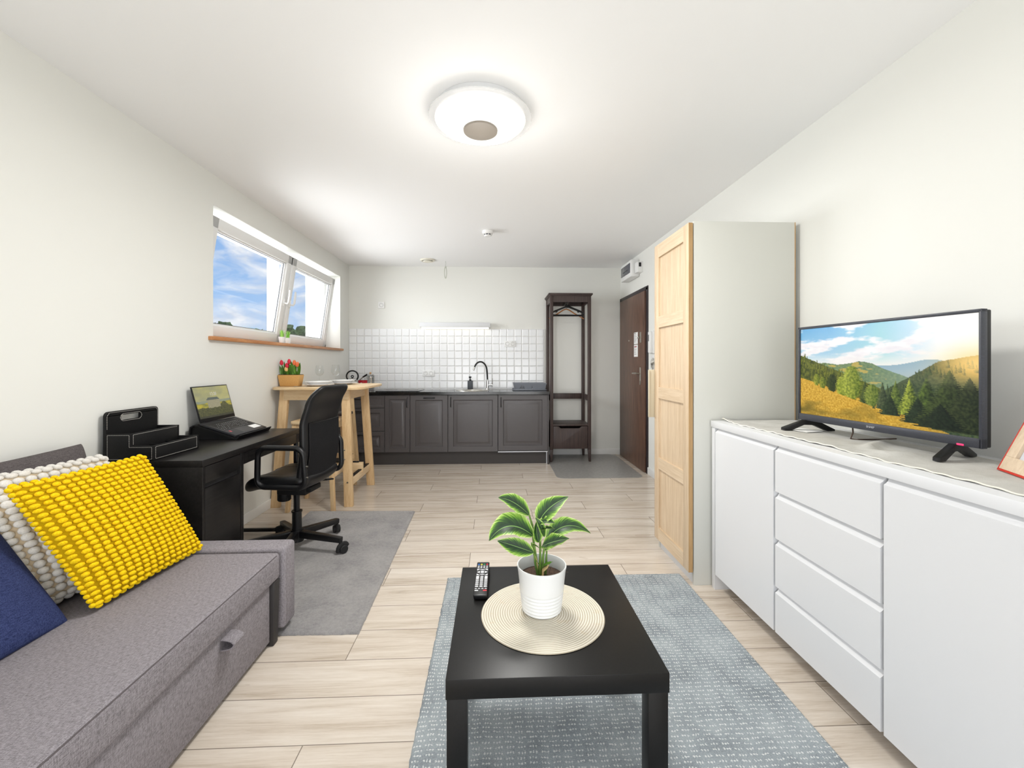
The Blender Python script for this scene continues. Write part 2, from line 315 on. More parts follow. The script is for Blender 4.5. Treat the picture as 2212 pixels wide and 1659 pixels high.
# ------------------------------------------------------------------ mesh builder
class B:
    def __init__(s): s.bm = bmesh.new(); s.uvl = None
    def _v(s, pts): return [s.bm.verts.new(p) for p in pts]
    def face(s, pts):
        f = s.bm.faces.new(s._v(pts)); return f
    def box(s, x0, x1, y0, y1, z0, z1, bev=0.0, seg=2, M=None):
        r = bmesh.ops.create_cube(s.bm, size=1.0)
        vs = r['verts']
        T = Matrix.Translation(((x0 + x1) / 2, (y0 + y1) / 2, (z0 + z1) / 2)) @ Matrix.Diagonal((abs(x1 - x0), abs(y1 - y0), abs(z1 - z0), 1))
        bmesh.ops.transform(s.bm, matrix=T, verts=vs)
        if bev > 0:
            es = list({e for v in vs for e in v.link_edges})
            rr = bmesh.ops.bevel(s.bm, geom=es, offset=bev, segments=seg, profile=.5, affect='EDGES', clamp_overlap=True)
            vs = list({v for f in rr['faces'] for v in f.verts} | {v for v in vs if v.is_valid})
        if M is not None: bmesh.ops.transform(s.bm, matrix=M, verts=vs)
        return s
    def beam(s, p0, p1, w, d, up=(0, 0, 1), bev=0.0, w1=None, d1=None):
        """rectangular bar from p0 to p1, w across, d along the up direction; horizontal cut ends if vertical-ish"""
        p0, p1 = Vector(p0), Vector(p1); a = (p1 - p0).normalized(); up = Vector(up)
        sx = a.cross(up)
        if sx.length < 1e-5: sx = Vector((1, 0, 0))
        sx.normalize(); sz = sx.cross(a).normalized()
        w1 = w if w1 is None else w1; d1 = d if d1 is None else d1
        c0 = [p0 + sx * (i * w / 2) + sz * (j * d / 2) for i, j in ((-1, -1), (1, -1), (1, 1), (-1, 1))]
        c1 = [p1 + sx * (i * w1 / 2) + sz * (j * d1 / 2) for i, j in ((-1, -1), (1, -1), (1, 1), (-1, 1))]
        return s.hexa(c0, c1, bev)
    def hexa(s, c0, c1, bev=0.0):
        v0, v1 = s._v(c0), s._v(c1); fs = [s.bm.faces.new(v0[::-1]), s.bm.faces.new(v1)]
        for i in range(4): fs.append(s.bm.faces.new((v0[i], v0[(i + 1) % 4], v1[(i + 1) % 4], v1[i])))
        bmesh.ops.recalc_face_normals(s.bm, faces=fs)
        if bev > 0:
            es = list({e for f in fs for e in f.edges})
            bmesh.ops.bevel(s.bm, geom=es, offset=bev, segments=2, profile=.5, affect='EDGES', clamp_overlap=True)
        return s
    def leg(s, x0, y0, z0, x1, y1, z1, w, d, bev=.004, w1=None, d1=None):
        """splayed leg with horizontal end cuts"""
        w1 = w if w1 is None else w1; d1 = d if d1 is None else d1
        q = ((-1, -1), (1, -1), (1, 1), (-1, 1))
        return s.hexa([(x0 + i * w / 2, y0 + j * d / 2, z0) for i, j in q], [(x1 + i * w1 / 2, y1 + j * d1 / 2, z1) for i, j in q], bev)
    def cyl(s, p0, p1, r0, r1=None, seg=24, bev=0.0):
        r1 = r0 if r1 is None else r1
        p0, p1 = Vector(p0), Vector(p1); a = (p1 - p0); L = a.length
        q = a.to_track_quat('Z', 'Y').to_matrix().to_4x4()
        prof = [(0, 0), (r0, 0), (r1, L), (0, L)]
        if bev > 0: prof = [(0, 0), (r0 - bev, 0), (r0, bev), (r1, L - bev), (r1 - bev, L), (0, L)]
        return s.lathe(prof, seg, Matrix.Translation(p0) @ q)
    def lathe(s, prof, seg=40, M=None, sx=1.0, sy=1.0):
        M = M or Matrix.Identity(4); rings = []
        for r, z in prof:
            if r < 1e-6: rings.append([s.bm.verts.new(M @ Vector((0, 0, z)))])
            else: rings.append([s.bm.verts.new(M @ Vector((r * sx * math.cos(2 * PI * i / seg), r * sy * math.sin(2 * PI * i / seg), z))) for i in range(seg)])
        for a, b in zip(rings, rings[1:]):
            for i in range(seg):
                j = (i + 1) % seg
                if len(a) == 1 and len(b) == 1: continue
                if len(a) == 1: s.bm.faces.new((a[0], b[j], b[i]))
                elif len(b) == 1: s.bm.faces.new((a[i], a[j], b[0]))
                else: s.bm.faces.new((a[i], a[j], b[j], b[i]))
        return s
    def tube(s, pts, r, seg=10, closed=False, cap=True, flat=1.0):
        pts = [Vector(p) for p in pts]; n = len(pts)
        rs = r if isinstance(r, (list, tuple)) else [r] * n
        tans = []
        for i in range(n):
            a = pts[(i - 1) % n] if (closed or i > 0) else pts[i]; b = pts[(i + 1) % n] if (closed or i < n - 1) else pts[i]
            tans.append((b - a).normalized())
        up = Vector((0, 0, 1)) if abs(tans[0].z) < .9 else Vector((1, 0, 0))
        nrm = tans[0].cross(up).normalized(); rings = []
        for i in range(n):
            nrm = (nrm - tans[i] * nrm.dot(tans[i]))
            if nrm.length < 1e-6: nrm = tans[i].orthogonal()
            nrm.normalize(); bn = tans[i].cross(nrm)
            rings.append([s.bm.verts.new(pts[i] + (nrm * math.cos(2 * PI * k / seg) + bn * (flat * math.sin(2 * PI * k / seg))) * rs[i]) for k in range(seg)])
        for i in range(n if closed else n - 1):
            a, b = rings[i], rings[(i + 1) % n]
            for k in range(seg): s.bm.faces.new((a[k], a[(k + 1) % seg], b[(k + 1) % seg], b[k]))
        if cap and not closed:
            s.bm.faces.new(rings[0][::-1]); s.bm.faces.new(rings[-1])
        return s
    def prism(s, poly, depth, f, bev=0.0):
        """poly: 2D points; f(a, b, c) -> 3D with c in [0, depth]"""
        v0 = s._v([f(a, b, 0.0) for a, b in poly]); v1 = s._v([f(a, b, depth) for a, b in poly]); n = len(poly)
        fs = [s.bm.faces.new(v0[::-1]), s.bm.faces.new(v1)]
        for i in range(n): fs.append(s.bm.faces.new((v0[i], v0[(i + 1) % n], v1[(i + 1) % n], v1[i])))
        bmesh.ops.recalc_face_normals(s.bm, faces=fs)
        if bev > 0:
            es = list(set(fs[0].edges) | set(fs[1].edges))
            bmesh.ops.bevel(s.bm, geom=es, offset=bev, segments=2, profile=.5, affect='EDGES', clamp_overlap=True)
        return s
    def grid(s, f, nu, nv, uv=False, closeu=False):
        vs = [[s.bm.verts.new(f(i / nu, j / nv)) for j in range(nv + 1)] for i in range(nu + (0 if closeu else 1))]
        if uv and s.uvl is None: s.uvl = s.bm.loops.layers.uv.new('UVMap')
        m = len(vs)
        for i in range(nu):
            for j in range(nv):
                i2 = (i + 1) % m
                fc = s.bm.faces.new((vs[i][j], vs[i2][j], vs[i2][j + 1], vs[i][j + 1]))
                if uv:
                    for lp, (a, b) in zip(fc.loops, ((i, j), (i + 1, j), (i + 1, j + 1), (i, j + 1))): lp[s.uvl].uv = (a / nu, b / nv)
        return s
    def ball(s, c, r, M=None, sub=2):
        T = Matrix.Translation(c) @ (M or Matrix.Identity(4)) @ Matrix.Diagonal((r[0], r[1], r[2], 1) if isinstance(r, (tuple, list)) else (r, r, r, 1))
        bmesh.ops.create_icosphere(s.bm, subdivisions=sub, radius=1.0, matrix=T); return s
    def panel(s, a0, a1, b0, b1, loops, f):
        """moulded front: rectangular loops (inset, relief); f(a, b, c) -> 3D, c positive towards the viewer"""
        rings = []
        for ins, c in loops:
            rings.append(s._v([f(a0 + ins, b0 + ins, c), f(a1 - ins, b0 + ins, c), f(a1 - ins, b1 - ins, c), f(a0 + ins, b1 - ins, c)]))
        for p, q in zip(rings, rings[1:]):
            for i in range(4): s.bm.faces.new((p[i], p[(i + 1) % 4], q[(i + 1) % 4], q[i]))
        s.bm.faces.new(rings[-1]); s.bm.faces.new(rings[0][::-1]); return s
    def xf(s, M): bmesh.ops.transform(s.bm, matrix=M, verts=s.bm.verts); return s
    def weld(s, d=1e-5): bmesh.ops.remove_doubles(s.bm, verts=s.bm.verts, dist=d); return s

IDM = Matrix.Identity(4)
def build(name, b, m, parent=None, angle=40, mats=None, recalc=True):
    """link a builder as ONE mesh object; geometry is given in world space (or local space when the parent is a placed Empty)"""
    if recalc: bmesh.ops.recalc_face_normals(b.bm, faces=b.bm.faces)
    me = bpy.data.meshes.new(name); b.bm.to_mesh(me); b.bm.free()
    for mm in (mats or [m]): me.materials.append(MT[mm] if isinstance(mm, str) else mm)
    if angle is not None:
        me.shade_smooth(); me.set_sharp_from_angle(angle=math.radians(angle))
    o = bpy.data.objects.new(name, me); COL.objects.link(o)
    if parent is None:
        bb = [Vector(v.co) for v in me.vertices]
        lo = Vector((min(v.x for v in bb), min(v.y for v in bb), min(v.z for v in bb))); hi = Vector((max(v.x for v in bb), max(v.y for v in bb), max(v.z for v in bb)))
        c = Vector(((lo.x + hi.x) / 2, (lo.y + hi.y) / 2, lo.z))
        me.transform(Matrix.Translation(-c)); o.location = c
    else:
        o.parent = parent
        if parent.type == 'EMPTY' and parent.get('_world'): o.matrix_parent_inverse = Matrix.Translation(-parent.location)
    return o
def thing(name, label, cat, loc, group=None, rot=None, world=True):
    o = bpy.data.objects.new(name, None); COL.objects.link(o); o.location = loc; o.empty_display_size = .05
    if rot is not None: o.rotation_euler = rot
    o['label'] = label; o['category'] = cat
    if group: o['group'] = group
    if world and rot is None: o['_world'] = 1
    return o
def tag(o, label, cat, group=None, kind=None):
    o['label'] = label; o['category'] = cat
    if group: o['group'] = group
    if kind: o['kind'] = kind
    return o
def struct(o, label, cat):
    o['kind'] = 'structure'; o['label'] = label; o['category'] = cat; return o
def sub(o, label): o['label'] = label; return o
def arc(c, r, a0, a1, n, f):
    return [f(c[0] + r * math.cos(a0 + (a1 - a0) * i / n), c[1] + r * math.sin(a0 + (a1 - a0) * i / n)) for i in range(n + 1)]
def rrect(x0, x1, y0, y1, r, n=6):
    p = []
    for cx, cy, a in ((x1 - r, y1 - r, 0), (x0 + r, y1 - r, 90), (x0 + r, y0 + r, 180), (x1 - r, y0 + r, 270)):
        for i in range(n + 1):
            t = math.radians(a + 90 * i / n); p.append((cx + r * math.cos(t), cy + r * math.sin(t)))
    return p
def text_mesh(name, body, size, M, m, parent, depth=.0006, align='CENTER'):
    cu = bpy.data.curves.new(name, 'FONT'); cu.body = body; cu.size = size; cu.extrude = depth; cu.align_x = align; cu.align_y = 'CENTER'
    tmp = bpy.data.objects.new('tmp_text', cu); COL.objects.link(tmp)
    dg = bpy.context.evaluated_depsgraph_get(); me = bpy.data.meshes.new_from_object(tmp.evaluated_get(dg))
    bpy.data.objects.remove(tmp); bpy.data.curves.remove(cu)
    me.name = name; me.transform(M); me.materials.clear(); me.materials.append(MT[m])
    o = bpy.data.objects.new(name, me); COL.objects.link(o); o.parent = parent
    if parent.type == 'EMPTY' and parent.get('_world'): o.matrix_parent_inverse = Matrix.Translation(-parent.location)
    return o
# ------------------------------------------------------------------ room shell
XL, XR, YB, YR, ZC = -1.895, 1.70, 5.66, -1.05, 2.50
WY0, WY1, WZ0, WZ1 = 2.96, 5.34, 1.402, 2.292           # small window in the left wall
struct(build('floor', B().box(XL - .4, XR + .2, YR - .2, YB + .2, -.12, 0), 'floor', angle=None), 'pale oak laminate floor laid in wide planks across the room', 'floor')
struct(build('ceiling', B().box(XL - .4, XR + .2, YR - .2, YB + .2, ZC, ZC + .15), 'ceil', angle=None), 'flat white painted ceiling', 'ceiling')
b = B(); xo = XL - .42
b.box(xo, XL, YR - .2, WY0, 0, ZC); b.box(xo, XL, WY1, YB + .2, 0, ZC)
b.box(xo, XL, WY0, WY1, 0, WZ0 - .026); b.box(xo, XL, WY0, WY1, WZ1, ZC)
struct(build('wall_left', b, 'wall', angle=None), 'white painted left wall holding the small tilted window', 'wall')
struct(build('wall_back', B().box(XL, XR, YB, YB + .2, 0, ZC), 'wall', angle=None), 'white painted back wall behind the kitchen', 'wall')
struct(build('wall_right', B().box(XR, XR + .2, YR - .2, YB + .2, 0, ZC), 'wall', angle=None), 'white painted right wall behind the television and the entrance door', 'wall')
b = B(); RX0, RX1, RZ0, RZ1 = -1.35, 1.25, .05, 2.32      # balcony window behind the camera
b.box(XL, RX0, YR - .2, YR, 0, ZC); b.box(RX1, XR, YR - .2, YR, 0, ZC)
b.box(RX0, RX1, YR - .2, YR, 0, RZ0); b.box(RX0, RX1, YR - .2, YR, RZ1, ZC)
struct(build('wall_front', b, 'wall', angle=None), 'white wall with the balcony window, behind the viewer', 'wall')
wr = thing('window_2', 'large white framed balcony window behind the viewer', 'window', (0, YR - .1, RZ0)); wr['kind'] = 'structure'
b = B()
for x in (RX0 + .035, -.05, RX1 - .035): b.box(x - .035, x + .035, YR - .14, YR - .07, RZ0, RZ1, .004)
for z in (RZ0 + .035, RZ1 - .035): b.box(RX0, RX1, YR - .138, YR - .072, z - .035, z + .035, .004)
build('frame', b, 'pvc', wr)
build('glass', B().box(RX0 + .06, RX1 - .06, YR - .11, YR - .10, RZ0 + .06, RZ1 - .06), 'glass', wr, angle=None)

# bevelled tile backsplash
struct(build('trim_1', B().box(XL + .001, .672, YB - .009, YB, .86, 1.676), 'tiles', angle=None), 'backsplash of small square white bevelled tiles above the black worktop', 'tiles')
# skirting boards
def skirt(name, b, label): struct(build(name, b, 'skirt'), label, 'baseboard')
skirt('baseboard_left', B().box(XL, XL + .013, YR, 5.13, 0, .075, .003), 'white skirting along the left wall behind the desk and bar table')
skirt('baseboard_back', B().box(.675, XR, YB - .013, YB, 0, .078, .003), 'white skirting on the back wall behind the dark clothes rack')
skirt('baseboard_right', B().box(XR - .013, XR, 2.81, 4.62, 0, .078, .003), 'white skirting between the wardrobe and the entrance door')

# small tilted window
win = thing('window_1', 'white plastic window with two sashes tilted inwards and brown sill, left wall', 'window', (XL - .15, (WY0 + WY1) / 2, WZ0)); win['kind'] = 'structure'
fx0, fx1 = XL - .245, XL - .175
b = B()
b.box(fx0, fx1, WY0, WY0 + .06, WZ0, WZ1, .004); b.box(fx0, fx1, WY1 - .06, WY1, WZ0, WZ1, .004)
b.box(fx0, fx1, WY0, WY1, WZ0, WZ0 + .05, .004); b.box(fx0, fx1, WY0, WY1, WZ1 - .05, WZ1, .004)
b.box(fx0, fx1, 4.11, 4.21, WZ0, WZ1, .004)
build('fixed_frame', b, 'pvc', win)
def sash(y0, y1, handle_y):
    M = Matrix.Translation((XL - .145, 0, WZ0 + .018)) @ Matrix.Rotation(math.radians(8.6), 4, 'Y')   # tips into the room at the top
    h, w, t = .825, .078, .062
    b = B()
    b.box(-t, 0, y0, y1, 0, w, .006); b.box(-t, 0, y0, y1, h - w, h, .006)
    b.box(-t, 0, y0, y0 + w, 0, h, .006); b.box(-t, 0, y1 - w, y1, 0, h, .006)
    b.box(-t + .012, -.018, y0 + w - .006, y1 - w + .006, w - .002, w + .012); b.box(-t + .012, -.018, y0 + w - .006, y1 - w + .006, h - w - .012, h - w + .002)
    b.box(-t + .012, -.018, y0 + w - .002, y0 + w + .012, w, h - w); b.box(-t + .012, -.018, y1 - w - .012, y1 - w + .002, w, h - w)
    s = build('sash', b.xf(M), 'pvc', win)
    g = B()
    for d in (.020, .044): g.box(-d - .003, -d, y0 + w - .004, y1 - w + .004, w - .004, h - w + .004)
    build('glass', g.xf(M), 'glass', s, angle=None)
    g = B()
    g.box(-.034, -.028, y0 + w - .003, y1 - w + .003, w + .010, w + .016); g.box(-.034, -.028, y0 + w - .003, y1 - w + .003, h - w - .016, h - w - .010)
    g.box(-.034, -.028, y0 + w + .010, y0 + w + .016, w, h - w); g.box(-.034, -.028, y1 - w - .016, y1 - w - .010, w, h - w)
    sub(build('spacer_bar', g.xf(M), 'slate', s), 'dark spacer between the two panes')
    hz = .38
    q = B().box(0, .010, handle_y - .014, handle_y + .014, hz - .035, hz + .035, .004)
    q.tube([(.008, handle_y, hz - .005), (.038, handle_y, hz - .008), (.046, handle_y, hz + .01), (.046, handle_y, hz + .06), (.042, handle_y, hz + .125)], [.009, .009, .010, .010, .008], 10)
    build('handle', q.xf(M), 'pvc', s)
sash(WY0 + .03, 4.150, 4.105)
sash(4.172, WY1 - .10, 4.218)
b = B().box(XL - .17, XL + .035, WY0 - .05, WY1 + .022, WZ0 - .026, WZ0, .004)
sub(build('window_sill', b, 'sill', win), 'brown wooden window sill board')

# entrance door in the right wall
dy0, dy1, dz1 = 4.67, 5.60, 2.035
door = thing('door_1', 'dark brown wood-grain entrance door with steel lever handle, right wall', 'door', (XR, (dy0 + dy1) / 2, 0)); door['kind'] = 'structure'
b = B(); b.box(XR - .012, XR + .002, dy0 - .05, dy0, 0, dz1 + .03, .002); b.box(XR - .012, XR + .002, dy1, dy1 + .045, 0, dz1 + .03, .002); b.box(XR - .012, XR + .002, dy0 - .05, dy1 + .045, dz1, dz1 + .045, .002)
sub(build('door_frame', b, 'doorframe', door), 'dark steel door frame')
b = B().box(XR - .028, XR - .001, dy0 + .004, dy1 - .004, .006, dz1 - .004, .003)
build('door_leaf', b, 'doorwood', door)
xd = XR - .029
b = B().box(xd - .007, xd, 4.775, 4.812, .975, 1.175, .003)
b.cyl((xd, 4.793, 1.105), (xd - .045, 4.793, 1.105), .010); b.tube([(xd - .045, 4.793, 1.105), (xd - .052, 4.81, 1.107), (xd - .052, 4.92, 1.105)], [.010, .010, .009], 12)
b.cyl((xd - .007, 4.793, 1.02), (xd - .011, 4.793, 1.02), .008)
sub(build('door_handle', b, 'steel', door), 'brushed steel lever handle on a long plate')
b = B().box(xd - .007, xd, 4.765, 4.812, 1.455, 1.578, .003); b.cyl((xd - .007, 4.79, 1.515), (xd - .028, 4.79, 1.515), .012); b.tube([(xd - .024, 4.79, 1.515), (xd - .026, 4.83, 1.512)], .006, 8)
sub(build('deadbolt_plate', b, 'steel', door), 'upper steel lock with thumb turn')
sub(build('peephole', B().cyl((xd, 5.205, 1.50), (xd - .005, 5.205, 1.50), .011, .009), 'steel', door), 'small round spy hole')
def notice(z0, z1, label, lines, red):
    p = build('paper_notice', B().box(xd - .0015, xd - .0002, 4.882, 5.018, z0, z1), 'paper', angle=None)
    tag(p, label, 'notice', 'paper notices on the entrance door')
    b = B(); n = lines
    for i in range(n):
        zz = z1 - .018 - i * (z1 - z0 - .03) / n; w = R.uniform(.05, .105)
        b.box(xd - .0021, xd - .0015, 5.006 - w, 5.006, zz - .0022, zz + .0022)
    ink = build('printed_lines', b, 'ink', None, angle=None); M = ink.location.copy()
    ink.parent = p; ink.location = M - p.location
    b = B().box(xd - .0021, xd - .0015, 4.96, 5.006, z1 - .012, z1 - .004) if not red else B().box(xd - .0021, xd - .0015, 4.92, 5.0, z1 - .028, z1 - .020)
    k = build('heading', b, 'ink_red' if red else 'ink', None, angle=None); M = k.location.copy(); k.parent = p; k.location = M - p.location
notice(1.447, 1.585, 'upper white paper notice stuck beside the lock on the brown door', 7, False)
notice(1.298, 1.440, 'lower white paper notice with a reddish heading stuck on the brown door', 6, True)
# ------------------------------------------------------------------ fittings on walls and ceiling
# ceiling light
lc = (-.068, 2.16)
t = thing('ceiling_light', 'round glowing white ceiling light with clear rim and satin centre disc', 'ceiling light', (lc[0], lc[1], ZC - .10))
T = Matrix.Translation((lc[0], lc[1], 0))
sub(build('mounting_base', B().lathe([(0, ZC - .001), (.222, ZC - .001), (.224, ZC - .046), (0, ZC - .046)], 48, T), 'white', t), 'white base on the ceiling')
sub(build('clear_rim', B().lathe([(.225, ZC - .055), (.257, ZC - .050), (.259, ZC - .046), (.257, ZC - .043), (.225, ZC - .048), (.225, ZC - .055)], 64, T), 'clear', t), 'clear acrylic outer ring')
d = build('diffuser', B().lathe([(.228, ZC - .045), (.229, ZC - .056), (.215, ZC - .070), (.17, ZC - .088), (.10, ZC - .098), (0, ZC - .100)], 64, T), 'lampglass', t)
sub(build('centre_disc', B().lathe([(.080, ZC - .096), (.086, ZC - .101), (.085, ZC - .108), (.078, ZC - .111), (0, ZC - .112)], 48, T), 'lampdisc', t), 'beige grey satin disc')

# smoke detector, vent, hanging cable
t = thing('smoke_detector', 'small white smoke detector on the ceiling towards the kitchen', 'smoke detector', (-.06, 4.12, ZC - .055))
T = Matrix.Translation((-.06, 4.12, 0))
build('body', B().lathe([(0, ZC - .001), (.050, ZC - .001), (.052, ZC - .012), (.049, ZC - .030), (.040, ZC - .034), (0, ZC - .034)], 32, T), 'pvc', t)
sub(build('dark_slots', B().lathe([(.036, ZC - .033), (.035, ZC - .046), (0, ZC - .046)], 32, T), 'smoke', t), 'dark sensing slots')
b = B().lathe([(0, ZC - .045), (.037, ZC - .045), (.030, ZC - .055), (0, ZC - .056)], 32, T)
for i in range(8):
    a = i * PI / 4 + .2; b.beam((-.06 + .038 * math.cos(a), 4.12 + .038 * math.sin(a), ZC - .031), (-.06 + .038 * math.cos(a), 4.12 + .038 * math.sin(a), ZC - .048), .006, .004, (math.cos(a), math.sin(a), 0))
build('cap', b, 'pvc', t)
t = thing('ceiling_vent', 'round ivory air vent on the ceiling above the kitchen', 'vent', (-.82, 5.30, ZC - .03))
T = Matrix.Translation((-.82, 5.30, 0))
build('ring', B().lathe([(.060, ZC - .001), (.090, ZC - .001), (.092, ZC - .008), (.080, ZC - .018), (.064, ZC - .014), (.060, ZC - .001)], 40, T), 'vent', t)
build('valve_disc', B().lathe([(0, ZC - .012), (.05, ZC - .014), (.056, ZC - .020), (.048, ZC - .028), (0, ZC - .030)], 40, T), 'vent', t)
c0 = Vector((-.605, 5.36, 0)); b = B()
b.tube([(c0.x, c0.y, ZC), (c0.x + .003, c0.y, ZC - .03), (c0.x, c0.y, ZC - .065)], .0022, 6)
for k, (ax, r, ph) in enumerate(((.016, .072, 0), (.013, .064, .5), (.018, .078, -.4))):
    pts = []
    for i in range(24):
        a = 2 * PI * i / 24; pts.append((c0.x + ax * math.cos(a) * math.cos(ph), c0.y + ax * math.cos(a) * math.sin(ph) + .002 * k, ZC - .140 + r * math.sin(a) * 1.0))
    b.tube(pts, .0028, 6, closed=True)
b.tube([(c0.x, c0.y, ZC - .065), (c0.x + .006, c0.y, ZC - .075), (c0.x - .004, c0.y, ZC - .09)], .004, 6)
tag(build('cable_coil', b, 'wire'), 'coil of white cable hanging from the ceiling near the vent', 'cable')

# sockets
def socket(x, z, n, label):
    t = thing('wall_socket', label, 'socket', (x, YB - .02, z - .04), 'white wall sockets in the kitchen')
    w = .041 * n if n == 1 else .0775
    yf = YB - (.009 if z < 1.6 else 0)
    build('cover_frame', B().box(x - w, x + w, yf - .010, yf, z - .041, z + .041, .003), 'pvc', t)
    for i in range(n):
        cx = x + (i - (n - 1) / 2) * .071
        M = Matrix.Translation((cx, yf - .0105, z)) @ Matrix.Rotation(PI / 2, 4, 'X')
        o = build('socket_insert', B().lathe([(.0, -.006), (.019, -.006), (.020, .001), (.026, .002), (.027, 0)], 28, M), 'plug', t)
        b = B(); b.cyl((cx - .0095, yf - .005, z), (cx - .0095, yf - .0035, z), .0026, seg=10); b.cyl((cx + .0095, yf - .005, z), (cx + .0095, yf - .0035, z), .0026, seg=10); b.cyl((cx, yf - .004, z + .011), (cx, yf - .012, z + .011), .0024, seg=10)
        sub(build('contacts', b, 'hole', o), 'dark pin holes')
socket(-1.475, 1.985, 1, 'single white socket high on the plain wall above the tiles')
socket(-.862, 1.088, 2, 'double white socket low on the tiles above the worktop middle')
socket(.213, 1.480, 2, 'double white socket high on the tiles near the clothes rack')

# under-cabinet style wall lamp
t = thing('wall_lamp', 'long white box lamp glowing downwards above the tiles', 'lamp', (-.506, YB - .05, 1.675))
build('housing', B().box(-.964, -.048, YB - .10, YB - .0005, 1.690, 1.752, .003), 'white', t)
sub(build('light_strip', B().box(-.945, -.067, YB - .085, YB - .025, 1.672, 1.691, .006), 'striplight', t), 'glowing warm strip')

# fuse box, sensor, intercom, key hook
t = thing('fuse_box', 'white fuse box with smoky window high on the wall above the door', 'fuse box', (XR - .05, 5.10, 2.235))
build('case', B().box(XR - .105, XR - .0005, 4.905, 5.30, 2.235, 2.435, .012), 'pvc', t)
f = build('window_flap', B().box(XR - .110, XR - .103, 4.93, 5.275, 2.285, 2.400, .003), 'smoke', t)
sub(f, 'smoky grey transparent flap')
sub(build('flap_grip', B().box(XR - .114, XR - .109, 5.02, 5.19, 2.325, 2.336, .002), 'slate', f), 'dark grip ridge')
t = thing('alarm_module', 'small white box with dark slot beside the fuse box', 'box', (XR - .03, 4.83, 2.265))
build('case', B().box(XR - .065, XR + .001, 4.79, 4.893, 2.265, 2.385, .005), 'pvc', t)
sub(build('slot', B().box(XR - .050, XR - .022, 4.7885, 4.792, 2.325, 2.372), 'hole', t), 'dark narrow opening')
t = thing('intercom', 'white intercom handset on the wall between door and wardrobe', 'intercom', (XR - .02, 4.48, 1.32))
build('base_plate', B().box(XR - .026, XR - .0005, 4.425, 4.545, 1.325, 1.565, .008), 'pvc', t)
b = B().box(XR - .058, XR - .024, 4.432, 4.490, 1.330, 1.560, .012)
h = build('handset', b, 'pvc', t)
sub(build('dark_grille', B().box(XR - .0595, XR - .056, 4.452, 4.470, 1.455, 1.525, .003), 'hole', h), 'dark recess of the handset')
t = thing('key_hook', 'keys on rings hanging on the wall under the white intercom', 'keys', (XR - .01, 4.47, 1.165))
build('hook_plate', B().box(XR - .010, XR + .001, 4.435, 4.510, 1.275, 1.30, .003), 'pvc', t)
b = B()
for cy, cz, r in ((4.455, 1.245, .026), (4.485, 1.235, .03)):
    b.tube([(XR - .012, cy + r * math.cos(i * PI / 8), cz + r * math.sin(i * PI / 8)) for i in range(16)], .0022, 6, closed=True)
build('ring', b, 'steel', t)
b = B()
for cy, z0, z1 in ((4.445, 1.165, 1.222), (4.475, 1.150, 1.210), (4.505, 1.175, 1.215)): b.box(XR - .015, XR - .010, cy - .006, cy + .006, z0, z1, .001); b.cyl((XR - .010, cy, z1), (XR - .015, cy, z1), .013, seg=16)
build('key', b, 'steel', t)
# ------------------------------------------------------------------ kitchen run
YF, KZ0, KZ1, WT0, WT1 = 5.13, .158, .843, .847, .881
fr = lambda a, c, w: Vector((a, YF - w, c))
def front(name, x0, x1, z0, z1, parent, small=False):
    x0, x1, z0, z1 = x0 + .0015, x1 - .0015, z0 + .0015, z1 - .0015
    if small: loops = [(0, -.018), (0, -.002), (.002, 0), (.028, 0), (.034, -.004), (.040, -.004)]
    else:
        k = min(1.0, (x1 - x0) / .36, (z1 - z0) / .30)
        loops = [(0, -.018), (0, -.002), (.002, 0), (.060 * k, 0), (.069 * k, -.011), (.084 * k, -.011), (.112 * k, .0), (.118 * k, .0005)]
    o = build(name, B().panel(x0, x1, z0, z1, loops, fr), 'cab', parent, angle=25)
    return o
def vhandle(x, z, parent):
    b = B(); b.tube([(x, YF, z - .058), (x, YF - .022, z - .054), (x, YF - .028, z - .045), (x, YF - .028, z + .045), (x, YF - .022, z + .054), (x, YF, z + .058)], .0055, 8)
    sub(build('handle', b, 'black', parent), 'black bow handle')
def hhandle(x, z, parent, L=.062):
    b = B(); b.tube([(x - L - .004, YF, z), (x - L, YF - .022, z), (x - L + .01, YF - .028, z), (x + L - .01, YF - .028, z), (x + L, YF - .022, z), (x + L + .004, YF, z)], .0055, 8)
    sub(build('handle', b, 'black', parent), 'black bow handle')
def unit(name, label, x0, x1, top=WT0 - .001):
    t = thing(name, label, 'kitchen cabinet', ((x0 + x1) / 2, 5.4, 0), 'charcoal kitchen base cabinets')
    build('body', B().box(x0 + .001, x1 - .001, YF + .019, YB - .012, .150, top), 'plinth', t)
    return t
u = unit('drawer_cabinet', 'charcoal three-drawer cabinet in the corner behind the bar table', -1.893, -1.302)
for z0, z1, sm in ((.688, KZ1, True), (.412, .685, False), (KZ0, .409, False)):
    d = front('drawer', -1.893, -1.302, z0, z1, u, sm); hhandle(-1.60, z1 - .038 if not sm else z1 - .05, d)
u = unit('narrow_cabinet', 'narrow charcoal cabinet with one slim panelled door', -1.300, -1.002); d = front('door', -1.300, -1.002, KZ0, KZ1, u); vhandle(-1.035, .755, d)
u = unit('dishwasher_cabinet', 'charcoal front with a horizontal handle under the worktop', -1.0, -.552); d = front('door', -1.0, -.552, KZ0, KZ1, u); hhandle(-.775, .808, d)
u = unit('sink_cabinet', 'wide charcoal cabinet under the sink, handle at top left', -.55, .047, .74); d = front('door', -.55, .047, KZ0, KZ1, u); vhandle(-.516, .755, d)
u = unit('end_cabinet', 'wide charcoal cabinet at the right end beside the clothes rack', .049, .648); d = front('door', .049, .648, KZ0 + .008, KZ1, u); vhandle(.084, .752, d)
b = B().box(.049, .648, YF - .002, YF + .010, .150, .160)
sub(build('metal_strip', b, 'alu', u), 'silver strip under the door')
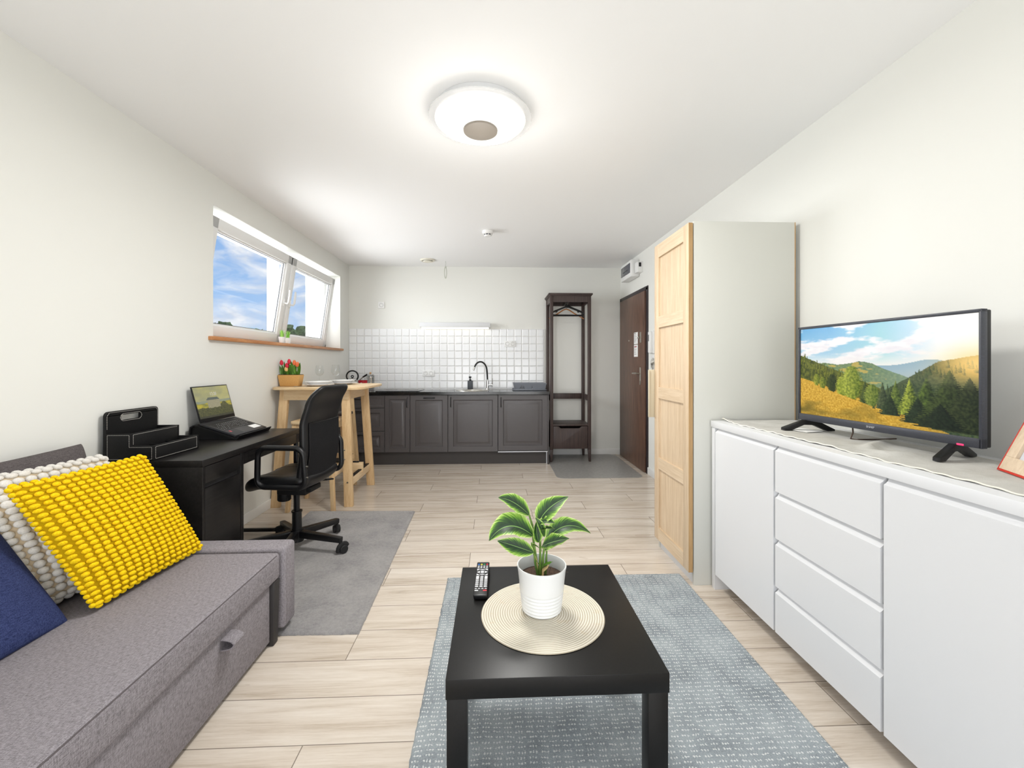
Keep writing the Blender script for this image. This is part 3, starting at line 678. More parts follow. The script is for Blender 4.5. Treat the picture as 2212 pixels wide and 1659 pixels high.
sub(build('side_panel', B().box(.6485, .664, YF - .002, YB - .012, 0, WT0 - .001, .001), 'cab', u), 'charcoal end panel')
t = thing('plinth', 'dark plinth board along the floor under the charcoal kitchen', 'plinth', (-.62, 5.2, 0))
build('board', B().box(-1.893, .6475, 5.19, 5.205, 0, .148), 'plinth', t)
sub(build('end_cap', B().box(.6385, .6475, 5.178, 5.19, 0, .148), 'alu', t), 'silver end cap')
# worktop with a cut-out for the sink
sx, sy, hh = -.27, 5.37, .135
b = B()
b.box(-1.8935, sx - hh, 5.10, YB - .0095, WT0, WT1); b.box(sx + hh, .668, 5.10, YB - .0095, WT0, WT1)
b.box(sx - hh, sx + hh, 5.10, sy - hh, WT0, WT1); b.box(sx - hh, sx + hh, sy + hh, YB - .0095, WT0, WT1)
tag(build('worktop', b, 'worktop', angle=None), 'glossy black worktop along the whole kitchen', 'worktop')
t = thing('hob', 'black glass hob set flat into the worktop near the bar table', 'hob', (-1.17, 5.38, WT1))
build('glass_plate', B().box(-1.42, -.905, 5.165, 5.60, WT1 + .0003, WT1 + .006, .002), 'hob', t)
for cx, cy, r in ((-1.30, 5.28, .08), (-1.30, 5.49, .065), (-1.05, 5.28, .065), (-1.05, 5.49, .08)):
    sub(build('ring_mark', B().lathe([(r, WT1 + .0061), (r + .002, WT1 + .0064), (r + .004, WT1 + .0061)], 40, Matrix.Translation((cx, cy, 0))), 'ink', t), 'thin grey cooking zone ring')
t = thing('sink', 'round stainless steel sink in the black worktop', 'sink', (sx, sy, WT1))
T = Matrix.Translation((sx, sy, 0))
build('bowl', B().lathe([(.205, WT1 + .0005), (.203, WT1 + .005), (.19, WT1 + .006), (.132, WT1 + .003), (.128, WT1 - .05), (.10, WT1 - .12), (.03, WT1 - .125), (0, WT1 - .126)], 56, T, sx=1.0, sy=1.0), 'steel', t)
build('drain', B().lathe([(.03, WT1 - .1245), (.02, WT1 - .122), (0, WT1 - .122)], 24, T), 'chrome', t)
# faucet
fx, fy = -.085, 5.60
t = thing('faucet', 'kitchen tap with a curved black hose and chrome base', 'faucet', (fx, fy, WT1))
b = B().cyl((fx, fy, WT1), (fx, fy, WT1 + .012), .028, .024); b.cyl((fx, fy, WT1 + .01), (fx, fy, WT1 + .105), .0185); b.cyl((fx, fy, WT1 + .10), (fx, fy, WT1 + .128), .013, .011)
b.cyl((fx, fy, WT1 + .055), (fx + .065, fy, WT1 + .055), .013)
build('body', b, 'chrome', t)
build('lever', B().tube([(fx + .062, fy, WT1 + .055), (fx + .066, fy - .004, WT1 + .08), (fx + .066, fy - .004, WT1 + .145)], [.006, .0045, .004], 8), 'chrome', t)
pts = [(fx, fy, WT1 + .125), (fx - .003, fy, WT1 + .19)]
for i in range(0, 15):
    a = math.radians(8 + i * 10.5); pts.append((fx - .092 + .085 * math.cos(a) * 1.0, fy - .03 * i / 14, WT1 + .235 + .125 * math.sin(a)))
h = build('hose', B().tube(pts, .0105, 12), 'black', t); sub(h, 'black flexible spout')
e = Vector(pts[-1]); dd = (e - Vector(pts[-2])).normalized()
build('nozzle', B().cyl(e - dd * .004, e + dd * .045, .0105, .0125), 'chrome', t)
# soap dispenser
t = thing('soap_dispenser', 'square dark grey soap dispenser with black pump beside the sink', 'soap dispenser', (-.312, 5.615, WT1))
build('bottle', B().box(-.345, -.278, 5.582, 5.649, WT1 + .0005, WT1 + .112, .005), 'slate', t)
b = B().cyl((-.311, 5.615, WT1 + .111), (-.311, 5.615, WT1 + .128), .014); b.cyl((-.311, 5.615, WT1 + .128), (-.311, 5.615, WT1 + .15), .005); b.box(-.330, -.297, 5.600, 5.628, WT1 + .148, WT1 + .168, .005)
build('pump', b, 'black', t)
# dish rack
t = thing('dish_rack', 'grey plastic dish rack standing on the worktop end', 'dish rack', (.455, 5.45, WT1))
X0, X1, Y0, Y1, z = .238, .658, 5.30, 5.60, WT1 + .001
b = B().box(X0, X1, Y0, Y1, z, z + .008, .003); b.box(X0, X1, Y0, Y0 + .008, z, z + .016, .002); b.box(X0, X1, Y1 - .008, Y1, z, z + .016, .002); b.box(X0, X0 + .008, Y0, Y1, z, z + .016, .002); b.box(X1 - .008, X1, Y0, Y1, z, z + .016, .002)
build('drip_tray', b, 'rack_grey', t)
zb, zt = z + .013, z + .088
b = B(); xb0, xb1, xt0, xt1 = X0 + .03, X1 - .022, X0 + .006, X1 - .004
fw = lambda a, c, w: Vector((a, Y0 + .028 - (c - zb) / (zt - zb) * .016 + w, c))
L = [(xb0, zb), (.295 + .02, zb), (.345, zt - .022), (.37, zt - .022), (.395, zb), (.470, zb), (.474, zt - .03), (.486, zt - .03), (.490, zb), (xb1, zb), (xt1, zt), (xt0, zt)]
b.prism(L, .004, fw)
b.prism([(xb0, zb), (xb1, zb), (xt1, zt), (xt0, zt)], .004, lambda a, c, w: Vector((a, Y1 - .030 + (c - zb) / (zt - zb) * .016 + w, c)))
for s_, xa in ((-1, xb0), (1, xb1)):
    b.prism([(Y0 + .028, zb), (Y1 - .030, zb), (Y1 - .014, zt), (Y0 + .012, zt)], .004, lambda a, c, w, xa=xa, s_=s_: Vector((xa + s_ * (c - zb) / (zt - zb) * .021 + w, a, c)))
b.box(xb0, xb1, Y0 + .03, Y1 - .03, zb - .002, zb + .003)
for i in range(9): xx = xb0 + .045 + i * .035; b.tube([(xx, Y1 - .05, zb), (xx, Y1 - .05, zb + .05), (xx, Y1 - .1, zb + .05), (xx, Y1 - .1, zb)], .003, 6)
build('basket', b, 'rack_grey', t)
# kettle on the corner of the worktop
kx, ky, kz = -1.728, 5.28, WT1 + .001
t = thing('kettle', 'steel stovetop kettle with a black ring handle', 'kettle', (kx, ky, kz))
T = Matrix.Translation((kx, ky, kz))
build('body', B().lathe([(0, 0), (.092, 0), (.098, .01), (.097, .03), (.085, .075), (.062, .115), (.036, .138), (.034, .14)], 40, T), 'steel', t)
l = build('lid', B().lathe([(.037, .138), (.03, .150), (.012, .156), (0, .157)], 32, T), 'steel', t)
b = B().tube([(kx + .013 * math.cos(i * PI / 8), ky, kz + .178 + .013 * math.sin(i * PI / 8)) for i in range(16)], .006, 8, closed=True); b.cyl((kx, ky, kz + .155), (kx, ky, kz + .168), .006)
sub(build('lid_knob', b, 'black', l), 'black ring knob')
b = B(); pts = []
for i in range(21):
    a = math.radians(-40 + i * 13); pts.append((kx + .070 * math.cos(a), ky, kz + .182 + .066 * math.sin(a)))
b.tube(pts, [.009] * 21, 10)
sub(build('handle', b, 'black', t), 'black ring handle')
build('spout', B().tube([(kx + .080, ky - .015, kz + .055), (kx + .108, ky - .02, kz + .085), (kx + .118, ky - .022, kz + .10)], [.018, .013, .011], 12), 'steel', t)
# small red pan with raised handle
px, py = -1.660, 5.47
t = thing('saucepan', 'small red pan with a black and steel handle pointing up', 'pan', (px, py, WT1))
T = Matrix.Translation((px, py, WT1 + .001))
build('pan', B().lathe([(0, 0), (.050, 0), (.054, .01), (.056, .122), (.058, .124), (.053, .124), (.051, .012), (0, .008)], 32, T), 'red_pot', t)
b = B().tube([(px - .045, py, WT1 + .125), (px + .0, py, WT1 + .165)], .007, 10)
build('steel_ferrule', b, 'steel', t)
build('handle', B().tube([(px, py, WT1 + .165), (px + .03, py, WT1 + .183), (px + .055, py, WT1 + .2)], [.009, .011, .010], 10), 'black', t)
jx, jy = -1.600, 5.595
t = thing('glass_jar', 'tall clear glass jar with a cork knob beside the red pan', 'jar', (jx, jy, WT1))
T = Matrix.Translation((jx, jy, WT1 + .001))
build('jar', B().lathe([(0, 0), (.046, 0), (.048, .006), (.048, .18), (.045, .19), (.044, .18), (.044, .008), (0, .006)], 32, T), 'wineglass', t)
b = B()
for zz in (.03, .16): b.lathe([(.0488, zz), (.0500, zz), (.0500, zz + .008), (.0488, zz + .008)], 32, T)
for i in range(4): a = i * PI / 2 + .5; b.box(-.003, .003, -.001, .001, .03, .166, M=T @ Matrix.Rotation(a, 4, 'Z') @ Matrix.Translation((0, .0495, 0)))
build('chrome_frame', b, 'chrome', t)
build('lid', B().lathe([(.047, .188), (.045, .196), (.012, .202), (0, .203)], 32, T), 'chrome', t)
sub(build('knob', B().ball((jx, jy, WT1 + .215), (.014, .014, .012)), 'jarcork', t), 'cork coloured knob')
# ------------------------------------------------------------------ entrance corner
b = B().prism(rrect(.672, 1.605, 4.48, 5.646, .085), .004, lambda a, c, w: Vector((a, c, w + .0005)))
tag(build('floor_mat', b, 'floormat', angle=30), 'thin grey mat with rounded corners on the floor inside the entrance', 'mat')
rx0, rx1, ry0, ry1, rz = .690, 1.200, 5.215, 5.625, .0048
t = thing('clothes_rack', 'tall dark brown open clothes rack with drawer base, right of the kitchen', 'clothes rack', ((rx0 + rx1) / 2, (ry0 + ry1) / 2, rz))
lw = .040
for x in (rx0 + lw / 2, rx1 - lw / 2):
    for y in (ry0 + lw / 2, ry1 - lw / 2):
        b = B().box(x - lw / 2, x + lw / 2, y - lw / 2, y + lw / 2, .155, 2.058, .002)
        xi = x + (.006 if x < .9 else -.006) * -1
        b.leg(xi, y, rz, x, y, .1555, lw * .62, lw * .62, .001, lw, lw)
        build('post', b, 'darkwood', t)
b = B().box(rx0 - .018, rx1 + .018, ry0 - .018, ry1 + .012, 2.066, 2.086, .004); b.box(rx0 - .008, rx1 + .008, ry0 - .008, ry1 + .006, 2.054, 2.067, .003)
build('top_board', b, 'darkwood', t)
b = B()
b.box(rx0 + lw, rx1 - lw, ry0 + .006, ry0 + .026, 1.978, 2.055); b.box(rx0 + lw, rx1 - lw, ry1 - .026, ry1 - .006, 1.978, 2.055)
b.box(rx0 + .006, rx0 + .026, ry0 + lw, ry1 - lw, 1.978, 2.055); b.box(rx1 - .026, rx1 - .006, ry0 + lw, ry1 - lw, 1.978, 2.055)
build('upper_apron', b, 'darkwood', t)
build('hanging_rod', B().cyl((.925, ry0 + .025, 1.992), (.925, ry1 - .025, 1.992), .009), 'black_matt', t)
b = B()
b.box(rx0 + lw, rx1 - lw, ry1 - .030, ry1 - .012, .752, .825, .002); b.box(rx1 - .030, rx1 - .012, ry0 + lw, ry1 - lw, .752, .825, .002); b.box(rx0 + .012, rx0 + .030, ry0 + lw, ry1 - lw, .752, .825, .002)
build('middle_rail', b, 'darkwood', t)
build('seat_shelf', B().box(rx0 + .012, rx1 - .012, ry0 + .004, ry1 - .006, .448, .468, .003), 'darkwood', t)
b = B(); b.box(rx0 + .012, rx0 + .028, ry0 + lw, ry1 - lw, .165, .447); b.box(rx1 - .028, rx1 - .012, ry0 + lw, ry1 - lw, .165, .447); b.box(rx0 + lw, rx1 - lw, ry1 - .03, ry1 - .012, .165, .447); b.box(rx0 + .03, rx1 - .03, ry0 + .03, ry1 - .03, .166, .178)
build('drawer_box', b, 'darkwood', t)
q = [(rx0 + lw + .003, .166), (rx1 - lw - .003, .166), (rx1 - lw - .003, .443), (1.085, .443), (1.055, .418), (.825, .418), (.795, .443), (rx0 + lw + .003, .443)]
build('drawer_front', B().prism(q, .018, lambda a, c, w: Vector((a, ry0 + .008 + w, c)), .0015), 'darkwood', t)
def hanger_hook(b, x, y, zt, zrod=1.992, r=.0145):
    pts = [(x, y, zt)]
    for i in range(13):
        a = math.radians(-60 + i * 22); pts.append((x + r * math.cos(a), y, zrod + r * math.sin(a)))
    b.tube(pts, .0022, 6)
def black_hanger(x, y, yaw, label):
    t = thing('clothes_hanger', label, 'hanger', (x, y, 1.85), 'hangers on the clothes rack', rot=(0, 0, yaw), world=False)
    b = B(); W = .205
    prof = [(0, .085), (-.03, .078), (-.17, .022), (-.198, .008), (-W, -.008), (-.195, -.022), (-.17, -.026), (.17, -.026), (.195, -.022), (W, -.008), (.198, .008), (.17, .022), (.03, .078)]
    b.tube([(a, 0, c) for a, c in prof], .0095, 8, closed=True)
    b.box(-.022, .022, -.006, .006, .070, .105, .004)
    for s in (-1, 1): b.tube([(s * .13, 0, .040), (s * .13, 0, .022), (s * .137, 0, .014), (s * .146, 0, .016), (s * .149, 0, .024)], .004, 6)
    build('frame', b, 'black', t)
    h = B(); hanger_hook(h, 0, 0, .100, 1.992 - 1.85)
    sub(build('hook', h, 'steel', t), 'wire hook')
def wood_hanger(x, y, yaw, label):
    t = thing('clothes_hanger', label, 'hanger', (x, y, 1.80), 'hangers on the clothes rack', rot=(0, 0, yaw), world=False)
    b = B()
    b.tube([(-.225, -.02, -.010), (-.17, -.012, .022), (-.10, -.004, .062), (-.04, 0, .102), (0, 0, .116), (.04, 0, .102), (.10, -.004, .062), (.17, -.012, .022), (.225, -.02, -.010)], [.008, .011, .012, .012, .012, .012, .012, .011, .008], 8, flat=.62)
    build('shoulder_bar', b, 'hangerwood', t)
    h = B(); hanger_hook(h, 0, 0, .120, 1.992 - 1.80)
    sub(build('hook', h, 'steel', t), 'wire hook')
black_hanger(.925, 5.310, .05, 'black plastic clothes hanger at the front of the rack rod')
black_hanger(.925, 5.355, -.04, 'black plastic clothes hanger behind the front black one')
wood_hanger(.925, 5.42, .03, 'wooden clothes hanger on the rack rod behind the black ones')

# ------------------------------------------------------------------ wardrobe
wx0, wx1, wy0, wy1, wzt = 1.098, 1.672, 2.296, 2.800, 2.003
t = thing('wardrobe', 'tall narrow wardrobe with pale oak door and off-white side', 'wardrobe', ((wx0 + wx1) / 2, (wy0 + wy1) / 2, 0))
b = B().box(wx0, wx1, wy0, wy0 + .019, 0, wzt, .001); b.box(wx0, wx1, wy1 - .019, wy1, 0, wzt, .001); b.box(wx0, wx1, wy0 + .019, wy1 - .019, wzt - .019, wzt); b.box(wx0, wx1, wy0 + .019, wy1 - .019, .065, .084); b.box(wx1 - .008, wx1, wy0 + .019, wy1 - .019, .065, wzt)
build('body', b, 'grey_white', t)
sub(build('back_edge', B().box(wx1 - .004, wx1 + .001, wy0 - .0006, wy0 + .002, 0, wzt), 'oak_edge', t), 'brown edge of the back panel')
build('plinth', B().box(wx0 + .006, wx0 + .022, wy0 + .019, wy1 - .019, 0, .066), 'white', t)
dx0, dx1, e0, e1, z0, z1 = 1.069, 1.0925, wy0 + .002, wy1 - .004, .070, 1.995
b = B(); st = .068
b.box(dx0, dx1, e0, e0 + st, z0, z1, .0015); b.box(dx0, dx1, e1 - st, e1, z0, z1, .0015)
d = build('door', b, 'oak', t)
zs = [z0, z0 + .082]
ph = (z1 - z0 - .082 - .086 - 3 * .074) / 4
rails = [(z0, z0 + .082)]; zz = z0 + .082
for i in range(4):
    zz += ph; w = .074 if i < 3 else .086; rails.append((zz, zz + w)); zz += w
for a, c in rails: sub(build('rail', B().box(dx0 + .0004, dx1 - .0004, e0 + st - .001, e1 - st + .001, a + (.0002 if a > z0 else 0), c), 'oak_x', d), 'cross rail with horizontal grain')
for (a, c), (a2, c2) in zip(rails, rails[1:]): build('panel', B().box(dx0 + .012, dx1 - .004, e0 + st - .002, e1 - st + .002, c - .002, a2 + .002), 'oak', d)
sub(build('edge_band', B().box(dx0 + .0005, dx1 - .0005, e0 - .0012, e0 + .0006, z0 + .001, z1 - .001), 'oak_edge', d), 'darker edge of the door')
b = B().box(dx0 - .042, dx0 + .004, e1 + .0005, e1 + .006, .862, 1.178, .002); b.box(dx0 - .042, dx0 - .036, e1 - .010, e1 + .005, .862, 1.178, .002)
sub(build('handle', b, 'pull', d), 'cream metal edge handle')

# ------------------------------------------------------------------ sideboard
SX0, SX1, SY0, SY1, SZT = 1.185, 1.660, .720, 2.282, .908
t = thing('sideboard', 'long white glossy sideboard with doors and four middle drawers', 'sideboard', ((SX0 + SX1) / 2, (SY0 + SY1) / 2, 0))
build('top_panel', B().box(SX0, SX1, SY0, SY1, .874, SZT, .0015), 'white', t)
b = B().box(SX0 + .004, SX1, SY1 - .034, SY1 - .003, 0, .8735, .001)
build('side_panel', b, 'white', t)
build('side_panel', B().box(SX0 + .004, SX1, SY0 + .003, SY0 + .034, 0, .8735, .001), 'white', t)
b = B().box(SX0 + .0235, SX1 - .02, SY0 + .035, SY1 - .035, .092, .8735); b.box(SX0 + .09, SX1 - .02, SY0 + .035, SY1 - .035, .03, .092)
build('body', b, 'white_matt', t)
def sfront(name, y0, y1, z0, z1, parent=t):
    # slab front with a bevelled finger groove along its top edge
    y0, y1 = y0 + .003, y1 - .003
    q = [(0, z0), (0, z1 - .001), (.001, z1), (.0075, z1 + .004), (.014, z1 + .0115), (.0185, z1 + .0205), (.022, z1 + .0205), (.022, z0)]
    return build(name, B().prism(q, y1 - y0, lambda a, c, w: Vector((SX0 + a, y0 + w, c))), 'white', parent, angle=20)
sfront('door', 1.757, 2.238, .088, .852); sfront('door', SY0 + .037, 1.250, .088, .852)
for z0, z1 in ((.681, .852), (.483, .654), (.281, .456), (.088, .254)):
    sfront('drawer', 1.256, 1.751, z0, z1)

# table runner with an edging, lying on the sideboard
def hz(x, y):
    n = mnoise.noise(Vector((x * 5, y * 3.2, 1.3))); n2 = mnoise.noise(Vector((x * 14, y * 9, 4.0)))
    w = .0022 * max(0, n2) + .0075 * max(0, n - .12)
    k = math.exp(-((y - 1.53 - (x - 1.42) * .7) / .030) ** 2) * .016 * max(0, min(1, (1.62 - x) / .2)) * max(0, min(1, (x - 1.30) / .06))
    k2 = math.exp(-((y - 1.36 + (x - 1.42) * .4) / .045) ** 2) * .012 * max(0, min(1, (1.6 - x) / .2)) * max(0, min(1, (x - 1.27) / .05))
    c = max(0, 1 - ((x - 1.245) ** 2 + (y - 2.262) ** 2) ** .5 / .06) * .010
    flat = 1.0
    for fxx, fyy in ((1.49, 1.93), (1.50, 1.305)): flat = min(flat, max(0, min(1, (((x - fxx) / .12) ** 2 + ((y - fyy) / .05) ** 2) ** .5 - .8)))
    if y < 1.22 and x > 1.36: flat = min(flat, max(0, min(1, (y - 1.19) / .03)) if y > 1.19 else 0)
    return SZT + .0016 + (w + k + k2) * flat + c
def ex(y): return 1.243 + .0035 * math.sin(y * 38) + .003 * math.sin(y * 17 + 1) + .016 * (2.27 - y) / 1.5 * 0
rn = build('table_runner', B().grid(lambda u, v: Vector(((lambda x, y: (x, y, hz(x, y)))(ex(2.268 - v * 1.52) * (1 - u) + 1.605 * u, 2.268 - v * 1.52))), 60, 240), 'linen', angle=None, recalc=False)
tag(rn, 'wrinkled grey-white cloth runner lying along the white sideboard top', 'cloth')
b = B().tube([(ex(2.268 - i / 160 * 1.52) - .001, 2.268 - i / 160 * 1.52, hz(ex(2.268 - i / 160 * 1.52), 2.268 - i / 160 * 1.52) + .0012 + .0012 * math.sin(i * .9)) for i in range(161)], .0022, 6)
ed = build('edging', b, 'lace'); M = ed.location.copy(); ed.parent = rn; ed.location = M - rn.location; sub(ed, 'ivory crochet edging')

# ------------------------------------------------------------------ television
TA = math.atan2(-.9963, .0862)
tv = thing('television', 'flat television showing a sunny mountain landscape, on the white sideboard', 'television', (1.4575, 1.5905, SZT + .004), rot=(0, 0, TA), world=False)
TW, TZ0, TZ1 = .706, .046, .476
b = B(); bz = .008; bt = .011
b.box(-TW / 2, TW / 2, 0, .022, TZ0, TZ0 + .030, .002); b.box(-TW / 2, TW / 2, 0, .022, TZ1 - bt, TZ1, .002)
b.box(-TW / 2, -TW / 2 + bz, 0, .022, TZ0, TZ1, .0015); b.box(TW / 2 - bz, TW / 2, 0, .022, TZ0, TZ1, .0015)
bzl = build('bezel', b, 'bezel', tv)
b = B().box(-TW / 2 + .002, TW / 2 - .002, .012, .040, TZ0 + .002, TZ1 - .002, .004); b.box(-TW / 2 + .06, TW / 2 - .06, .039, .072, TZ0 + .01, TZ1 - .12, .012)
build('back_cover', b, 'black', tv)
for s in (-1, 1):
    fx = s * .328 if s < 0 else .285
    fx = -.31 if s < 0 else .275
    b = B(); q = [(-.105, .0), (-.075, .0), (-.022, .026), (.018, .026), (.074, .0), (.104, .0), (.104, .008), (.030, .048), (-.018, .048), (-.104, .012)]
    b.prism(q, .024, lambda a, c, w: Vector((fx - .012 + w + (a * .25 * s * -1), a + .012, c)), .002)
    build('foot', b, 'black', tv)
text_mesh('maker_lettering', 'SHARP', .011, Matrix.Translation((0, -.0006, TZ0 + .015)) @ Matrix.Rotation(PI / 2, 4, 'X') , 'letter', bzl)
build('standby_light', B().box(TW / 2 - .066, TW / 2 - .046, -.001, .004, TZ0 + .001, TZ0 + .007, .001), 'led', tv)
# landscape picture: painted per cell into a colour attribute (a lit screen)
def fbm(x, y, o=4, s=0.0):
    v, a, f = 0, .5, 1
    for _ in range(o): v += a * mnoise.noise(Vector((x * f, y * f, s))); a *= .5; f *= 2.03
    return v
def lerp(a, b, k): k = max(0, min(1, k)); return tuple(p + (q - p) * k for p, q in zip(a, b))
def paint_tv(W, H):
    img = [[None] * W for _ in range(H)]
    rr = random.Random(11)
    for j in range(H):
        v = j / H                                            # 0 top
        for i in range(W):
            u = i / W
            sky = lerp((96, 168, 214), (196, 222, 232), v / .40)
            sky = lerp(sky, (176, 224, 220), max(0, 1 - abs(u - .55) / .3) * .7)
            sky = lerp(sky, (238, 242, 248), (u - .55) / .30)
            c = fbm(u * 4.2 + 3, v * 9 + .8, 5, 2.0) + .16 * math.exp(-((v - .17 - u * .10) / .07) ** 2) + .10 * math.exp(-((v - .34) / .05) ** 2) * (u < .6)
            sky = lerp(sky, lerp((250, 248, 246), (226, 220, 226), fbm(u * 9, v * 20, 3, 7) + .3), (c - .03) / .16)
            sky = lerp(sky, (246, 240, 232), (v - .30) / .14)
            if u > .7: sky = lerp(sky, (255, 250, 238), (u - .7) / .3)
            col = sky
            r0 = .425 - .055 * math.exp(-((u - .80) / .12) ** 2) + .005 * fbm(u * 20, 0, 3)
            if v > r0: col = lerp((150, 178, 192), (176, 194, 198), (v - r0) / .12)
            r1 = .415 - .030 * math.exp(-((u - .43) / .07) ** 2) + .012 * fbm(u * 16, 3, 4) - .018 * math.exp(-((u - .19) / .05) ** 2) + max(0, u - .50) * .62
            if v > r1:
                n = fbm(u * 60, v * 60, 3, 1)
                col = lerp((92, 118, 86), (138, 156, 104), .5 + n * 1.3 - (u - .3) * .6)
                if fbm(u * 9 + 2, v * 22, 3, 5) > .10 and u < .58: col = lerp(col, (212, 178, 86), .75)
                col = lerp(col, (150, 176, 168), max(0, u - .42) * 1.5)
            r2 = .90 - .50 * (u - .34) / .48 + .012 * fbm(u * 40, 8, 4)
            r2 = max(r2, .395 - .30 * max(0, u - .80) + .022 * abs(fbm(u * 34, 2, 3, 8)))
            if u > .40 and v > r2:
                n = fbm(u * 70, v * 50, 3, 4)
                col = lerp((42, 60, 44), (92, 104, 66), .45 + n * 1.2)
                col = lerp(col, (236, 178, 76), math.exp(-(((u - 1.0) / .16) ** 2 + ((v - .42) / .14) ** 2)) * .95)
            rl = .31 + .62 * u + .010 * fbm(u * 60, 4, 3)
            if u < .55 and v > rl:
                n = fbm(u * 60, v * 24, 4, 6); col = lerp((50, 62, 24), (128, 130, 48), .42 + n * 1.3)
            rg = .575 + .40 * u + .10 * max(0, u - .05) ** 2 + .004 * fbm(u * 90, 2, 3)
            if v > rg:
                n = fbm(u * 90, v * 90, 3, 9); col = lerp((190, 142, 40), (230, 188, 78), .5 + n * 1.5)
                col = lerp(col, (112, 96, 34), max(0, fbm(u * 5 + 1, v * 7, 3, 3) * 2.2 + (v - .80) * 2.0) * (1 - .6 * u))
                col = lerp(col, (150, 128, 66), (u - .6) * 1.3)
            img[j][i] = col
    # conifers and round trees
    def tree(cx, base, h, w, c1, c2, kind):
        for j in range(max(0, int(base - h)), min(H, int(base))):
            k = (j - (base - h)) / h
            ww = w * (k if kind == 0 else math.sin(PI * min(1, k * .92 + .06)) ** .6)
            ww *= 1 + .22 * math.sin(j * 1.9 + cx)
            for i in range(max(0, int(cx - ww)), min(W, int(cx + ww) + 1)):
                n = fbm(i * .25, j * .25, 2, cx); lit = .5 - (i - cx) / max(1, ww) * .3
                img[j][i] = lerp(c1, c2, lit + n * 1.1)
    for k in range(46):
        u = k / 46 * .36; base = (.37 + .62 * u + rr.uniform(0, .10)) * H
        tree(u * W, base, rr.uniform(.06, .11) * H, rr.uniform(2.0, 3.6), (48, 60, 22), (124, 128, 44), 0)
    for k in range(34):
        u = .46 + k / 34 * .54; yy = max(.90 - .50 * (u - .34) / .48, .40) + rr.uniform(.03, .14)
        c2 = lerp((84, 98, 60), (232, 170, 70), (u - .80) / .2)
        tree(u * W, yy * H, rr.uniform(.06, .10) * H, rr.uniform(2, 4), (38, 54, 38), c2, 0)
    for u, bs, h, w, kind, c1, c2 in ((.13, .66, .13, 5, 1, (74, 92, 28), (166, 168, 60)), (.175, .70, .14, 5, 1, (70, 88, 26), (158, 160, 56)), (.245, .73, .20, 8, 1, (30, 42, 22), (66, 78, 34)), (.31, .77, .22, 8, 1, (84, 104, 30), (176, 182, 66)), (.375, .80, .36, 14, 1, (78, 98, 30), (182, 188, 74)),
                                      (.46, .82, .24, 9, 0, (30, 46, 26), (84, 98, 48)), (.50, .84, .22, 10, 1, (62, 84, 32), (150, 160, 70)), (.56, .85, .26, 9, 0, (32, 46, 34), (96, 108, 70)), (.63, .87, .30, 12, 0, (40, 58, 30), (126, 142, 62)), (.70, .88, .34, 13, 0, (44, 62, 26), (176, 186, 70)),
                                      (.60, .90, .20, 14, 0, (22, 36, 26), (54, 72, 46)), (.78, .93, .40, 22, 0, (26, 40, 24), (92, 112, 48)), (.74, .95, .24, 20, 0, (18, 30, 22), (44, 60, 40)), (.88, .96, .50, 34, 0, (20, 32, 20), (70, 84, 42)), (.96, .98, .46, 34, 0, (18, 28, 20), (60, 70, 40)), (.84, .97, .22, 26, 0, (14, 24, 18), (38, 52, 34))):
        tree(u * W, bs * H, h * H, w * W / 230, c1, c2, kind)
    for j in range(H):
        for i in range(W):
            u, v = i / W, j / H
            rg = .575 + .40 * u + .10 * max(0, u - .05) ** 2 + .004 * fbm(u * 90, 2, 3)
            if v > rg + .035 + .05 * (u > .5):
                n = fbm(u * 90, v * 60, 3, 9); c = lerp((184, 138, 40), (230, 188, 80), .5 + n * 1.6)
                c = lerp(c, (104, 92, 34), max(0, fbm(u * 5 + 1, v * 7, 3, 3) * 2.0 + (v - .82) * 2.2) * (1 - .5 * u)); img[j][i] = lerp(c, (150, 128, 70), (u - .6) * 1.2)
    for j in range(H):
        for i in range(W):
            u, v = i / W, j / H; g = math.exp(-(((u - 1.0) / .15) ** 2 + ((v - .40) / .13) ** 2)) * .80
            img[j][i] = lerp(img[j][i], (255, 220, 140), g)
            if .45 < v < .62 and u > .5: img[j][i] = lerp(img[j][i], (150, 150, 120), .16 * math.exp(-((v - .55) / .05) ** 2))
    return img
def screen(name, img, x0, x1, z0, z1, f, parent, strength, rough):
    H, W = len(img), len(img[0])
    vs = [f(x0 + (x1 - x0) * i / W, z1 - (z1 - z0) * j / H) for j in range(H + 1) for i in range(W + 1)]
    fs = [(j * (W + 1) + i, (j + 1) * (W + 1) + i, (j + 1) * (W + 1) + i + 1, j * (W + 1) + i + 1) for j in range(H) for i in range(W)]
    me = bpy.data.meshes.new(name); me.from_pydata(vs, [], fs); me.update()
    ca = me.color_attributes.new('picture', 'FLOAT_COLOR', 'POINT')
    arr = []
    for j in range(H + 1):
        for i in range(W + 1):
            p = img[min(j, H - 1)][min(i, W - 1)]; arr += [lin(max(0, min(255, p[0]))), lin(max(0, min(255, p[1]))), lin(max(0, min(255, p[2]))), 1.0]
    ca.data.foreach_set('color', arr)
    m = bpy.data.materials.new(name + '_picture'); m.use_nodes = True; t2 = NT(m.node_tree); bs = m.node_tree.nodes['Principled BSDF']
    at = t2.node('ShaderNodeAttribute', attribute_name='picture')
    bs.inputs['Base Color'].default_value = (.01, .01, .01, 1); bs.inputs['Roughness'].default_value = rough; bs.inputs['Specular IOR Level'].default_value = .25
    t2.l.new(at.outputs['Color'], bs.inputs['Emission Color']); bs.inputs['Emission Strength'].default_value = strength
    me.materials.append(m)
    o = bpy.data.objects.new(name, me); COL.objects.link(o); o.parent = parent
    return o
s = screen('screen', paint_tv(330, 190), -TW / 2 + bz - .001, TW / 2 - bz + .001, TZ0 + .029, TZ1 - bt + .001, lambda a, c: (a, .008, c), tv, .95, .2)
sub(s, 'lit screen with forested hills and a yellow meadow')
